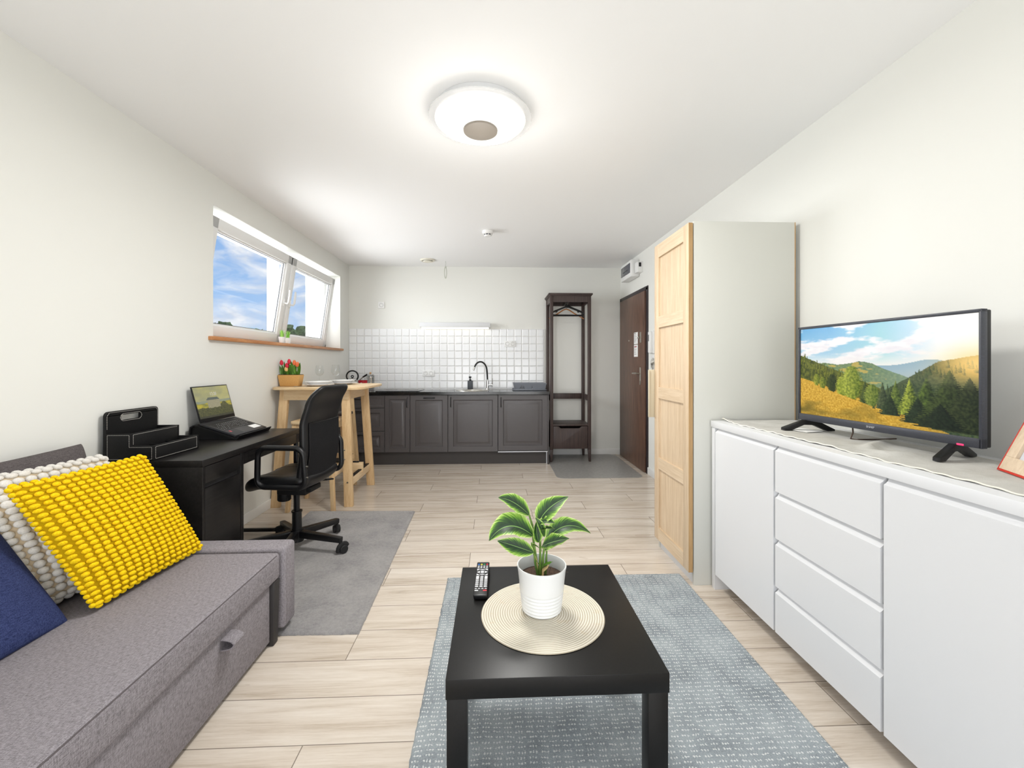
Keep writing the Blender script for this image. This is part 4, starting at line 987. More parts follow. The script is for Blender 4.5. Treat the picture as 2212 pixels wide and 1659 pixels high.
# paper mat, cable, photo frame
t = build('paper_note', B().box(1.375, 1.47, 1.845, 1.945, SZT + .0045, SZT + .0062, M=Matrix.Translation((1.42, 1.9, 0)) @ Matrix.Rotation(.25, 4, 'Z') @ Matrix.Translation((-1.42, -1.9, 0))), 'paper', angle=None)
tag(t, 'small flat paper lying under the left television foot', 'paper')
tag(build('television_cable', B().tube([(1.482, 1.70, .955), (1.475, 1.69, .935), (1.452, 1.675, .9135), (1.47, 1.66, .9125), (1.56, 1.66, .9125), (1.64, 1.67, .9125)], .0028, 6), 'cord'), 'thin dark cable hanging under the television', 'cable')
# leaning frame: bottom edge from (1.465,1.177) towards the viewer
fa = math.atan2(-.096, -.047)
pf = thing('photo_frame', 'wooden photo frame with red edge leaning beside the television', 'photo frame', (1.463, 1.175, SZT + .0095), rot=(0, 0, fa), world=False)
M = Matrix.Rotation(math.radians(-22), 4, 'X')
b = B(); fw_, fh_, fm = .20, .26, .040
b.box(0, fw_, 0, .014, 0, fm, .001); b.box(0, fw_, 0, .014, fh_ - fm, fh_, .001); b.box(0, fm, 0, .014, fm, fh_ - fm, .001); b.box(fw_ - fm, fw_, 0, .014, fm, fh_ - fm, .001)
build('moulding', b.xf(M), 'framewood', pf)
b = B(); b.box(-.0035, 0, -.0006, .018, -.006, fh_ + .003, .0005); b.box(fw_, fw_ + .0035, -.0006, .018, -.006, fh_ + .003, .0005); b.box(-.0035, fw_ + .0035, -.0006, .018, -.006, 0, .0005); b.box(-.0035, fw_ + .0035, -.0006, .018, fh_, fh_ + .003, .0005)
sub(build('edge', b.xf(M), 'red', pf), 'red painted outer edge')
build('picture', B().box(fm - .002, fw_ - fm + .002, .009, .011, fm - .002, fh_ - fm + .002).xf(M), 'photo', pf, angle=None)
build('back_strut', B().beam((fw_ / 2, .02 + .10 * .4, .12), (fw_ / 2, .15, .0015), .03, .003), 'black_matt', pf)
# ------------------------------------------------------------------ rugs
def rug(name, poly, h, m, label, n=(60, 110), amp=.002, edge=None):
    """poly: far-left, far-right, near-right, near-left"""
    a, b_, c, d = [Vector((p[0], p[1], 0)) for p in poly]
    def f(u, v):
        p = (a * (1 - u) + b_ * u) * (1 - v) + (d * (1 - u) + c * u) * v
        e = min(u, 1 - u, v, 1 - v)
        nz = mnoise.noise(Vector((p.x * 90, p.y * 90, 0))) * .5 + .5
        z = .0012 + (h - .0012) * min(1, e / .006) ** .5 + amp * nz * (1 if e > .002 else 0)
        if e < 1e-6: z = .0008; p = p + Vector((mnoise.noise(Vector((p.x * 60, p.y * 60, 3))), mnoise.noise(Vector((p.x * 60, p.y * 60, 7))), 0)) * .003
        return Vector((p.x, p.y, z))
    def w(k): return k
    o = build(name, B().grid(f, n[0], n[1]), m, angle=None, recalc=False)
    o.data.shade_smooth()
    return tag(o, label, 'rug')
rug('area_rug', [(-1.505, 3.558), (-.648, 3.528), (-.607, 1.943), (-1.46, 1.955)], .011, 'grug', 'plain grey short-pile rug under the black office chair', (260, 420), .004)
rug('area_rug', [(-.262, 2.428), (1.072, 2.420), (1.068, .45), (-.256, .45)], .009, 'brug', 'blue-grey rug with pale flecks under the black coffee table', (300, 440), .002)

# ------------------------------------------------------------------ sofa
t = thing('sofa', 'grey fabric sofa bed with low arm and pull-out front drawer', 'sofa', (-1.4, .9, 0))
b = B()
def seat(u, v):
    pass
b.box(-1.74, -.944, -.12, 1.928, .272, .386, .016, 3)
build('seat', b, 'sofa', t)
b = B().tube([(-.9475, -.1 + i * .1, .3795) for i in range(21)], .0022, 6)
sub(build('piping_seam', b, 'seam', t), 'dark stitched seam along the seat edge')
d = build('drawer_front', B().box(-.985, -.962, -.10, 1.872, .022, .271, .004), 'sofa', t)
b = B(); pts = []
for i in range(15):
    a = math.radians(-90 + i * 180 / 14); pts.append((-.962 + .046 * math.cos(a), .245 + .021 * math.sin(a)))
ypt = 1.572
q = pts + [(-.962 + (x + .962) * .90 - .0, z) for x, z in [(-.962, .2625)]]
outer = [(-.962 + .048 * math.cos(math.radians(-90 + i * 12)), .226 + .020 * math.sin(math.radians(-90 + i * 12))) for i in range(16)]
inner = [(-.962 + .043 * math.cos(math.radians(90 - i * 12)), .226 + .0165 * math.sin(math.radians(90 - i * 12))) for i in range(16)]
b.prism(outer + inner, .062, lambda a, c, w: Vector((a, ypt - .031 + w, c)))
sub(build('pull_loop', b, 'sofa', d), 'fabric loop pull')
build('base', B().box(-1.86, -.988, -.10, 1.93, .03, .27), 'darkleg', t)
build('armrest', B().box(-1.875, -.932, 1.940, 2.045, .035, .398, .016, 3), 'sofa', t)
b = B().tube([(-.9335, 1.958, .05 + i * .0165) for i in range(20)] + [(-.936, 1.958, .385), (-.944, 1.958, .3945)], .0018, 6)
sub(build('piping_seam', b, 'seam', t), 'dark stitched seam along the arm')
build('armrest', B().box(-1.875, -.932, -.235, -.13, .035, .398, .016, 3), 'sofa', t)
b = B().leg(-.968, 1.895, 0, -.968, 1.898, .275, .040, .040, .006, .05, .05)
sub(build('leg', b, 'darkleg', t), 'dark round-edged front leg')
b = B().leg(-1.80, 1.90, 0, -1.80, 1.90, .05, .040, .040, .006)
sub(build('leg', b, 'darkleg', t), 'dark rear leg')
build('backrest', B().box(-1.886, -1.868, -.12, 1.925, .06, .56, .006, 2), 'cushion', t)

def pillow_bm(W, H, T, n=34, pinch=.05, p=.42):
    """soft square pillow in the local XZ plane, front towards +Y... returns builder and surface function"""
    def surf(s, t_, side):
        # s,t in [-1,1]
        ox = s * (W / 2) * (1 - pinch * (1 - t_ * t_)); oz = t_ * (H / 2) * (1 - pinch * (1 - s * s))
        th = (max(0, 1 - s * s) * max(0, 1 - t_ * t_)) ** p * T / 2
        return Vector((ox, side * th, oz))
    b = B()
    sn = lambda u: math.sin((u * 2 - 1) * PI / 2)
    for side in (1, -1): b.grid(lambda u, v: surf(sn(u), sn(v), side), n, n)
    b.weld(1e-6)
    return b, surf
def place(b, M): return b.xf(M)
# orientation matrix for a pillow: bottom edge along Y on the seat, leaning back to -X
def lean(x, y, z, ang, yaw=0.0, roll=0.0, H=.45):
    return Matrix.Translation((x, y, z)) @ Matrix.Rotation(yaw, 4, 'Z') @ Matrix.Rotation(math.radians(-ang), 4, 'Y') @ Matrix.Rotation(roll, 4, 'X') @ Matrix.Translation((0, 0, H / 2)) @ Matrix.Rotation(-PI / 2, 4, 'Z')
# after this: local X -> -Y.. , local +Y -> +X (towards the room)
b, _ = pillow_bm(1.0, .52, .20, 40, .05, .30)
tag(build('back_cushion', place(b, lean(-1.685, 1.46, .374, 16, 0, 0, .50)), 'cushion', angle=None), 'dark grey back cushion against the wall behind the white pillow', 'cushion')
def tufted(name, W, H, T, nx, nz, M, base, yarn, label, size, jit, p=.36, pinch=.03, stag=0.0, shear=0.0):
    M = M @ Matrix(((1, 0, shear, 0), (0, 1, 0, 0), (0, 0, 1, 0), (0, 0, 0, 1)))
    b, surf = pillow_bm(W, H, T, 26, pinch, p)
    for f in b.bm.faces: f.material_index = 1
    rr = random.Random(nx * 31 + nz)
    n0 = len(b.bm.faces)
    for side in (1, -1):
        for i in range(nx):
            for j in range(nz):
                s = -1 + 2 * (i + .5 + (stag if j % 2 else 0)) / nx; t_ = -1 + 2 * (j + .5) / nz
                s = max(-.99, min(.99, s + rr.uniform(-1, 1) * jit / nx)); t_ += rr.uniform(-1, 1) * jit / nz * .6
                P = surf(s, t_, side); e = 1e-3
                ds = (surf(s + e, t_, side) - surf(s - e, t_, side)).normalized(); dt = (surf(s, t_ + e, side) - surf(s, t_ - e, side)).normalized()
                nn = ds.cross(dt).normalized()
                if nn.y * side < 0: nn = -nn
                ed = min(1 - abs(s), 1 - abs(t_))
                if ed < .06: nn = (nn + Vector((s if 1 - abs(s) < .06 else 0, 0, t_ if 1 - abs(t_) < .06 else 0)) * .8).normalized()
                k = rr.uniform(.88, 1.12)
                tx = ds; tz = nn.cross(tx).normalized(); tx = tz.cross(nn)
                Mx = Matrix((tx, tz, nn)).transposed().to_4x4()
                b.ball(P + nn * size[2] * .35, (size[0] * k, size[1] * rr.uniform(.9, 1.1), size[2] * rr.uniform(.85, 1.15)), Mx, 2)
    rim = [(sg, -1 + 2 * (j + .5) / nz) for sg in (-1, 1) for j in range(nz)] + [(-1 + 2 * (i + .5) / nx, sg) for sg in (-1, 1) for i in range(nx)]
    for s, t_ in rim:
        P = surf(s * .999, t_ * .999, 1); P.y = 0
        on = Vector((s if abs(s) == 1 else 0, 0, t_ if abs(t_) == 1 else 0)); tx = Vector((1, 0, 0)) if abs(t_) == 1 else Vector((0, 1, 0))
        tz = on.cross(tx).normalized(); Mx = Matrix((tx, tz, on)).transposed().to_4x4()
        b.ball(P + on * size[2] * .2, (size[0] * (.80 if abs(s) == 1 else .95), size[1] * 1.05, size[2] * 1.15), Mx, 2)
    o = build(name, b.xf(M), None, None, angle=None, mats=[yarn, base], recalc=False)
    o.data.shade_smooth()
    return tag(o, label, 'pillow')
tufted('throw_pillow', .49, .47, .14, 14, 19, lean(-1.480, 1.615, .405, 24, -.10, -.03, .47), 'cream_base', 'cream', 'white tufted pillow standing behind the yellow one', (.0168, .0132, .0110), .10, p=.5, shear=.12)
tufted('throw_pillow', .465, .460, .120, 16, 26, lean(-1.315, 1.655, .398, 21, -.08, 0, .475), 'yellow_base', 'yellow', 'bright yellow pillow covered in knotted yarn tufts on the sofa', (.0128, .0082, .0078), .10, p=.5, shear=.24)
b, _ = pillow_bm(.52, .50, .13, 34, .035, .36)
tag(build('throw_pillow', place(b, lean(-1.385, 1.185, .388, 36, .02, 0, .48)), 'blue', angle=None), 'plain navy blue pillow at the left edge of the photo', 'pillow')

# ------------------------------------------------------------------ desk
DX0, DX1, DY0, DY1, DZ, d0 = -1.885, -1.407, 2.120, 3.152, .750, .0145
t = thing('desk', 'black-brown writing desk with cabinet and drawers along the left wall', 'desk', (-1.65, 2.64, d0))
build('desktop', B().box(DX0, DX1, DY0, DY1, DZ - .032, DZ, .0012), 'desk', t)
build('side_panel', B().box(DX0 + .01, DX1 - .002, DY0 + .001, DY0 + .020, d0, DZ - .0325, .001), 'desk', t)
build('side_panel', B().box(DX0 + .01, DX1 - .002, 2.436, 2.462, d0, DZ - .0325, .001), 'desk', t)
build('cabinet_back', B().box(DX0 + .012, DX0 + .025, DY0 + .02, 2.436, d0 + .02, DZ - .034), 'desk', t)
build('cabinet_bottom', B().box(DX0 + .03, DX1 - .02, DY0 + .021, 2.435, d0 + .005, d0 + .02), 'desk', t)
d = build('drawer', B().box(DX1 - .022, DX1 - .003, DY0 + .023, 2.433, .632, DZ - .036, .001), 'desk', t)
b = B().box(DX1 - .022, DX1 - .003, DY0 + .023, 2.433, d0 + .022, .607, .001)
dr = build('door', b, 'desk', t)
sub(build('grip_slot', B().box(DX1 - .06, DX1 - .020, DY0 + .022, 2.434, .600, .634), 'hole', t), 'dark finger slot between drawer and door')
build('long_drawer', B().box(DX1 - .022, DX1 - .003, 2.500, 3.110, .652, DZ - .034, .001), 'desk', t)
b = B().box(DX1 - .006, DX1 - .002, 2.4625, 2.499, .652, DZ - .034); b.box(DX1 - .006, DX1 - .002, 3.111, 3.150, .652, DZ - .034); b.box(DX0 + .02, DX0 + .035, 2.4625, 3.12, .60, DZ - .033); b.box(DX0 + .05, DX1 - .03, 2.50, 3.110, .654, .66)
build('apron', b, 'desk', t)
b = B(); yb = 3.128
b.box(DX1 - .030, DX1 - .003, yb - .011, yb + .011, d0, DZ - .033, .003); b.box(DX0 + .05, DX0 + .077, yb - .011, yb + .011, d0, DZ - .033, .003); b.box(DX0 + .07, DX1 - .028, yb - .010, yb + .010, d0, d0 + .024, .003)
sub(build('leg_frame', b, 'black', t), 'black metal U-shaped leg frame')

# desk organiser
t = thing('desk_organiser', 'black faux-leather desk organiser with carrying slot and stitched edges', 'organiser', (-1.76, 2.27, DZ))
oy0, oy1 = 2.118 + .004, 2.440
z = DZ + .0006
out = rrect(oy0, oy1, z, .985, .022, 5)
hole = rrect(2.205, 2.325, .936, .964, .0135, 5)
b = B()
f = lambda a, c, w: Vector((-1.872 + w, a, c))
n = len(out)
# back panel made as four strips round the slot
b.prism([p for p in rrect(oy0, oy1, z, .936, .0005, 1)], .014, f); b.box(-1.872, -1.858, oy0, 2.205, .9355, .966); b.box(-1.872, -1.858, 2.325, oy1, .9355, .966)
b.prism([(oy0, .964), (oy1, .964)] + [(oy1 - .022 + .022 * math.cos(math.radians(a)), .963 + .022 * math.sin(math.radians(a))) for a in range(0, 91, 15)] + [(oy0 + .022 + .022 * math.cos(math.radians(a)), .963 + .022 * math.sin(math.radians(a))) for a in range(90, 181, 15)], .014, f)
bp = build('back_panel', b, 'org', t)
def stitch(pts, parent, r=.0011, gap=.0075):
    b = B(); pts = [Vector(p) for p in pts]
    for p, q in zip(pts, pts[1:]):
        L = (q - p).length; k = max(1, int(L / gap)); dv = (q - p) / k
        for i in range(k): b.beam(p + dv * (i + .15), p + dv * (i + .85), r * 1.5, r * 1.5, (0.3, .2, 1))
    sub(build('stitching', b, 'stitch', parent, angle=None), 'pale stitched line')
xs = -1.8575
stitch([(xs, oy0 + .005, .90), (xs, oy0 + .005, .965), (xs, oy0 + .018, .980), (xs, oy1 - .018, .980), (xs, oy1 - .005, .965), (xs, oy1 - .005, .88)], bp)
stitch([(xs, 2.214, .932), (xs, 2.316, .932), (xs, 2.329, .944), (xs, 2.329, .956), (xs, 2.316, .968), (xs, 2.214, .968), (xs, 2.201, .956), (xs, 2.201, .944), (xs, 2.214, .932)], bp)
xa, xb, za, zb2 = -1.745, -1.640, .880, .822
step = [(-1.858, z), (xb, z), (xb, zb2), (xa, zb2), (xa, za), (-1.858, za)]
sp = build('side_cheek', B().prism(step, .010, lambda a, c, w: Vector((a, oy0 + w, c)), .0015), 'org', t)
y_ = oy0 - .0004
stitch([(-1.852, y_, z + .008), (xb - .006, y_, z + .008), (xb - .006, y_, zb2 - .006), (xa - .006, y_, zb2 - .006), (xa - .006, y_, za - .006), (-1.852, y_, za - .006), (-1.852, y_, z + .008)], sp)
build('side_cheek', B().prism(step, .010, lambda a, c, w: Vector((a, oy1 - .010 + w, c)), .0015), 'org', t)
up = build('upper_tier', B().box(xa - .010, xa, oy0 + .010, oy1 - .010, z, za, .0015), 'org', t)
stitch([(xa + .0004, oy0 + .016, zb2 + .004), (xa + .0004, oy0 + .016, za - .006), (xa + .0004, oy1 - .016, za - .006)], up)
lo_ = build('front_tray', B().box(xb - .010, xb, oy0 + .010, oy1 - .010, z, zb2, .0015), 'org', t)
stitch([(xb + .0004, oy0 + .016, z + .008), (xb + .0004, oy1 - .016, z + .008), (xb + .0004, oy1 - .016, zb2 - .006), (xb + .0004, oy0 + .016, zb2 - .006), (xb + .0004, oy0 + .016, z + .008)], lo_)
b = B().box(-1.858, xb - .01, oy0 + .010, oy1 - .010, z, z + .005); b.box(xa + .001, xb - .011, 2.235, 2.241, z, zb2 - .012); b.box(xa + .001, xb - .011, 2.340, 2.346, z, zb2 - .012)
build('floor_and_dividers', b, 'org', t)

# laptop stand and laptop
LY0, LY1 = 2.690, 3.062
t = thing('laptop_stand', 'black sloping laptop riser standing on the desk', 'laptop stand', (-1.72, 2.88, DZ))
q = [(-1.585, DZ + .0006), (-1.565, DZ + .020), (-1.572, DZ + .024), (-1.592, DZ + .0065), (-1.815, DZ + .080), (-1.838, DZ + .0845), (-1.855, DZ + .076), (-1.868, DZ + .0006), (-1.876, DZ + .0006), (-1.862, DZ + .080), (-1.840, DZ + .0915), (-1.813, DZ + .0865)]
q = [(-1.876, DZ + .0006), (-1.868, DZ + .0006), (-1.856, DZ + .074), (-1.840, DZ + .0835), (-1.815, DZ + .0785), (-1.592, DZ + .0006), (-1.580, DZ + .0006), (-1.562, DZ + .024), (-1.567, DZ + .028), (-1.588, DZ + .0085), (-1.813, DZ + .0855), (-1.841, DZ + .0905), (-1.863, DZ + .079)]
b = B(); b.prism(q, LY1 - LY0, lambda a, c, w: Vector((a, LY0 + w, c)))
build('bent_plate', b, 'black_matt', t)
b = B().prism([(-1.866, DZ + .001), (-1.602, DZ + .001), (-1.815, DZ + .0775), (-1.840, DZ + .082), (-1.855, DZ + .073)], .004, lambda a, c, w: Vector((a, LY0 + .012 + w, c)))
b.prism([(-1.866, DZ + .001), (-1.602, DZ + .001), (-1.815, DZ + .0775), (-1.840, DZ + .082), (-1.855, DZ + .073)], .004, lambda a, c, w: Vector((a, LY1 - .016 + w, c)))
build('side_gusset', b, 'black_matt', t)
# laptop: local x along its width (+Y world is screen right... user sits at +X), local y from front edge to hinge, z up
slope = math.atan2(.077, .225)
LM = Matrix.Translation((-1.594, 2.698, DZ + .0135)) @ Matrix(((0, -1, 0, 0), (1, 0, 0, 0), (0, 0, 1, 0), (0, 0, 0, 1))) @ Matrix.Rotation(slope, 4, 'X')
lap = thing('laptop', 'open dark grey laptop on the sloping stand showing the time', 'laptop', LM.translation, rot=LM.to_euler(), world=False)
LW, LD = .356, .230
deck = build('keyboard_deck', B().box(0, LW, 0, LD, 0, .014, .003), 'laptop', lap)
b = B(); rr = random.Random(2)
for r in range(6):
    n = 17; kw = (LW - .05) / n; y0 = LD - .036 - r * .0185
    i = 0
    while i < n:
        w = 1
        if r == 5 and i == 4: w = 5
        if r == 3 and i == 12: w = 2
        b.box(.025 + i * kw + .0013, .025 + (i + w) * kw - .0013, y0 - .0155 + (.006 if r == 0 else 0), y0, .0139, .0156, .0006, 1); i += w
sub(build('keyboard', b, 'key', deck), 'rows of black keys')
b = B()
for r in range(1, 6):
    for i in range(16):
        kw = (LW - .05) / 17; y0 = LD - .036 - r * .0185
        if rr.random() < .8 and not (r == 5 and 3 < i < 9): b.box(.025 + i * kw + .004, .025 + i * kw + .0085, y0 - .008, y0 - .004, .0156, .01575)
sub(build('key_legends', b, 'btn', deck, angle=None), 'pale key legends')
build('touchpad', B().box(.105, .232, .012, .082, .0139, .0143), 'laptop', deck)
sub(build('white_sticker', B().box(.245, .335, .028, .072, .0140, .0144), 'paper', deck), 'white rectangular sticker')
sub(build('red_sticker', B().box(.030, .046, .052, .068, .0140, .0144), 'ink_red', deck), 'small red sticker')
LS = Matrix.Translation((0, LD - .004, .015)) @ Matrix.Rotation(-math.radians(15) - slope, 4, 'X')
b = B(); LH = .232
b.box(.002, LW - .002, 0, .007, .002, LH, .002)
lid = build('screen_lid', b.xf(LS), 'black', lap)
def paint_lap(W, H):
    img = []
    for j in range(H):
        row = []; v = j / H
        for i in range(W):
            u = i / W
            n = fbm(u * 3 + 5, v * 4, 4, 1)
            c = lerp((150, 150, 112), (186, 178, 110), .5 + n * 1.4 + (u - .5) * .5)
            c = lerp(c, (176, 174, 128), max(0, v - .30) * 2)
            if v > .455 + .02 * fbm(u * 6, 1, 3): c = lerp((120, 132, 126), (150, 154, 118), fbm(u * 10, v * 12, 3, 4) + .5)
            if v > .53 + .03 * fbm(u * 5, 4, 3): c = lerp((186, 168, 44), (120, 122, 62), .4 + 1.8 * fbm(u * 7, v * 14, 3, 2))
            if v > .68 + .10 * fbm(u * 6, 9, 4) - .14 * math.exp(-((u - .78) / .12) ** 2): c = lerp((58, 60, 30), (98, 94, 44), .4 + 1.5 * fbm(u * 18, v * 18, 3, 8))
            # plain generic stone house among the trees
            if .30 < u < .66 and .44 < v < .70 + .05 * fbm(u * 9, 3, 3): c = lerp((140, 134, 108), (164, 156, 124), .5 + fbm(u * 30, v * 30, 2, 3))
            if .28 < u < .68 and .36 < v <= .44 and abs(u - .48) < .14 + (v - .36) * .75: c = (82, 90, 84)
            if v > .70 + .07 * fbm(u * 11, 5, 3): c = lerp((52, 56, 30), (94, 90, 42), .4 + 1.5 * fbm(u * 22, v * 22, 3, 8))
            if v > .94: c = lerp(c, (40, 40, 34), .7)
            row.append(lerp(c, (150, 150, 130), .10))
        img.append(row)
    return img
sc_ = screen('display', paint_lap(120, 72), .009, LW - .009, .024, LH - .007, lambda a, c: tuple(LS @ Vector((a, -.0004, c))), lid, .85, .35)
sub(sc_, 'lit yellowish lock screen')
text_mesh('clock_digits', '12:20', .030, LS @ Matrix.Translation((LW * .52, -.0012, .175)) @ Matrix.Rotation(PI / 2, 4, 'X'), 'btn', lid, .0002)
# ------------------------------------------------------------------ office chair (local x = forward, y = its left, turned towards the desk)
ch = thing('office_chair', 'black leather swivel office chair with loop armrests at the desk', 'chair', (-1.275, 2.815, .0260), rot=(0, 0, math.radians(173.5)), world=False)
zc = -.0135
def soft(hw, c0, c1, T, f, nu=22, nv=36, p=7.0, q=.42):
    b = B(); sn = lambda u: math.sin((u * 2 - 1) * PI / 2)
    for side in (1, -1):
        def g(u, v):
            s = sn(u); k = sn(v); c = c0 + (c1 - c0) * (k + 1) / 2
            th = (max(0, 1 - abs(s) ** p) * max(0, 1 - abs(k) ** (p * 1.6))) ** q * T / 2
            return f(s * hw(c), c, side * th)
        b.grid(g, nu, nv)
    b.weld(1e-6); return b
def interp(tab, z):
    for (z0, x0), (z1, x1) in zip(tab, tab[1:]):
        if z <= z1:
            k = max(0, (z - z0) / (z1 - z0)); k = k * k * (3 - 2 * k) * .5 + k * .5; return x0 + (x1 - x0) * k
    return tab[-1][1]
prof = [(.43, -.150), (.52, -.168), (.68, -.190), (.84, -.188), (.96, -.222), (1.075, -.285)]
BZ0, BZ1 = .435, 1.072
def bw(z):
    w = .206 + .006 * math.sin((z - BZ0) / (BZ1 - BZ0) * PI)
    for e, r in ((z - BZ0, .07), (BZ1 - z, .075)):
        if e < r: w -= r - math.sqrt(max(0, r * r - (r - e) ** 2))
    return w
back = build('backrest', soft(bw, BZ0, BZ1, .062, lambda y, z, n: Vector((interp(prof, z) + .022 + n - .05 * (y / .23) ** 2 * -.35, y, z + zc))), 'leather', ch, angle=None)
back.data.shade_smooth()
# cloth back cover (lower part of the rear face) with a seam below the headrest
b = B()
def cov(u, v):
    z = BZ0 + .022 + v * (.845 - BZ0 - .022); y = (u * 2 - 1) * (bw(z) - .030)
    return Vector((interp(prof, z) + .0215 - .0318 - .05 * (y / .23) ** 2 * -.35 - .0012 * (1 - (2 * u - 1) ** 8), y, z + zc))
b.grid(cov, 20, 30)
cv = build('back_cover', b, 'backfab', back, angle=None); cv.data.shade_smooth(); sub(cv, 'dull black cloth rear panel')
b = B()
b.tube([cov(i / 20, 1.0) + Vector((-.0006, 0, 0)) for i in range(21)], .0020, 6)
for k in (0, 1): b.tube([cov(k, i / 24) + Vector((-.0004, 0, 0)) for i in range(25)], .0020, 6)
build('seam', b, 'leather', back)
def sw(x):
    w = .222
    for e, r in ((x + .185, .06), (.235 - x, .09)):
        if e < r: w -= r - math.sqrt(max(0, r * r - (r - e) ** 2))
    return w
def sz(x, y): return .468 + .018 * max(0, (-x) / .18) - .035 * max(0, (x - .12) / .11) ** 2 + .018 * (y / .23) ** 2
st = build('seat', soft(sw, -.185, .235, .085, lambda y, x, n: Vector((x, y, sz(x, y) + n + zc)), 22, 28), 'leather', ch, angle=None); st.data.shade_smooth()
b = B()
for s in (-1, 1): b.tube([(-.16 + i * .02, s * (.085 + .02 * math.sin(i / 18 * PI)), sz(-.16 + i * .02, .09) + .0425 + zc) for i in range(19)], .0016, 6)
build('seat_seam', b, 'leather', st)
for s in (-1, 1):
    y = s * .226; b = B()
    loop = rrect(-.190, .112, .470, .706, .052, 7)
    pts = [(a + .012 * (c - .47) / .236 * (1 if a > 0 else -1) * -1, y + s * .010 * (c - .47) / .236, c + zc) for a, c in loop]
    b.tube(pts, .0165, 12, closed=True, flat=1.0)
    for v in b.bm.verts:
        pass
    a = build('armrest', b, 'black', ch)
    for c in (.535, .60): sub(build('screw', B().cyl((-.193, y + s * .010, c + zc), (-.2075, y + s * .011, c + zc), .004, seg=10), 'steel', a), 'small screw head')
b = B(); b.box(-.10, .09, -.075, .075, .375 + zc, .428 + zc, .008); b.box(-.13, -.08, -.06, .06, .392 + zc, .425 + zc, .006)
mech = build('tilt_mechanism', b, 'black_matt', ch)
b = B(); b.lathe([(0, .318), (.034, .318), (.038, .324), (.036, .372), (.03, .384), (0, .384)], 20, Matrix.Translation((.085, .0, zc)))
for i in range(12): a = i * PI / 6; b.box(-.003, .003, -.002, .002, .322, .372, M=Matrix.Translation((.085, 0, zc)) @ Matrix.Rotation(a, 4, 'Z') @ Matrix.Translation((.0375, 0, 0)))
build('tension_knob', b, 'black_matt', ch)
b = B().tube([(-.03, -.07, .40 + zc), (-.06, -.20, .398 + zc), (-.08, -.245, .392 + zc)], .006, 8); b.beam((-.070, -.225, .394 + zc), (-.095, -.285, .386 + zc), .026, .010, bev=.003)
build('lever', b, 'black_matt', ch)
b = B(); b.cyl((0, 0, .10 + zc), (0, 0, .250 + zc), .030, .028); b.cyl((0, 0, .25 + zc), (0, 0, .38 + zc), .0175); b.cyl((0, 0, .248 + zc), (0, 0, .256 + zc), .033)
build('gas_lift', b, 'black', ch)
b = B(); b.cyl((0, 0, .060 + zc), (0, 0, .135 + zc), .042, .036)
fa_ = []
for k in range(5):
    a = math.radians(-13 + 72 * k - 173.5); fa_.append(a)
    c, s = math.cos(a), math.sin(a)
    b.beam((c * .03, s * .03, .108 + zc), (c * .318, s * .318, .088 + zc), .046, .046, bev=.006, w1=.036, d1=.034)
build('star_base', b, 'black', ch)
for a in fa_:
    c, s = math.cos(a), math.sin(a); P = Vector((c * .310, s * .310, 0))
    cr = B(); cr.cyl((P.x, P.y, .060 + zc), (P.x, P.y, .078 + zc), .010, seg=12)
    sw_ = a + 1.1; wx = Vector((-math.sin(sw_), math.cos(sw_), 0)); f_ = Vector((math.cos(sw_), math.sin(sw_), 0)); C = P + f_ * .016 + Vector((0, 0, .027 + zc))
    for k in (-1, 1): cr.cyl(C + wx * (k * .007), C + wx * (k * .023), .0265, seg=22, bev=.004)
    hood = [C + wx * 0 + (f_ * math.cos(t_) + Vector((0, 0, 1)) * math.sin(t_)) * .031 for t_ in [math.radians(x) for x in range(20, 201, 20)]]
    cr.tube(hood, [.012] * len(hood), 8, flat=1.4)
    build('caster', cr, 'rubber', ch)

# ------------------------------------------------------------------ bar table and stools
t = thing('bar_table', 'high birch bar table with splayed legs by the window wall', 'table', (-1.53, 4.02, 0))
TZ = 1.018
def sq(cx, cy, hx, hy, e, n=80):
    p = []
    for i in range(n):
        a = 2 * PI * i / n; c, s = math.cos(a), math.sin(a)
        p.append((cx + hx * math.copysign(abs(c) ** (2 / e), c), cy + hy * math.copysign(abs(s) ** (2 / e), s)))
    return p
b = B().prism(sq(-1.503, 4.022, .387, .392, 7.5), .022, lambda a, c, w: Vector((a, c, TZ - .022 + w)), .003)
build('tabletop', b, 'birch_x', t, angle=30)
b = B(); az0, az1 = .905, TZ - .0225
build('apron', b.box(-1.80, -1.25, 3.728, 3.750, az0, az1, .001), 'birch_x', t); build('apron', B().box(-1.80, -1.25, 4.292, 4.314, az0, az1, .001), 'birch_x', t)
build('apron', B().box(-1.822, -1.800, 3.751, 4.291, az0, az1, .001), 'birch_y', t); build('apron', B().box(-1.292, -1.270, 3.751, 4.291, az0, az1, .001), 'birch_y', t)
for (x0, y0), (x1, y1) in (((-1.848, 3.692), (-1.803, 3.760)), ((-1.236, 3.692), (-1.285, 3.760)), ((-1.236, 4.340), (-1.285, 4.280)), ((-1.848, 4.340), (-1.803, 4.280))):
    b = B().leg(x0, y0, 0, x1, y1, TZ - .0225, .072, .040, .003)
    l = build('leg', b, 'birch', t)
    if y0 < 4 and x0 > -1.5: sub(build('bolt', B().cyl((x0 - .01, y0 - .0205 + .02, .205), (x0 - .01, y0 - .012, .205), .008, .007, seg=16), 'steel', l), 'steel bolt head')
for x in (-1.250, -1.834):
    b = B().box(x - .014, x + .014, 3.72, 4.31, .155, .225, .001)
    s = build('side_stretcher', b, 'birch_y', t); sub(build('foot_strip', B().box(x - .015, x + .015, 3.76, 4.27, .2245, .233, .001), 'black_matt', s), 'black rubber wear strip')
b = B().box(-1.835, -1.225, 4.035, 4.063, .205, .295, .001)
s = build('cross_stretcher', b, 'birch_x', t); sub(build('foot_strip', B().box(-1.80, -1.262, 4.033, 4.065, .2945, .303, .001), 'black_matt', s), 'black rubber wear strip')

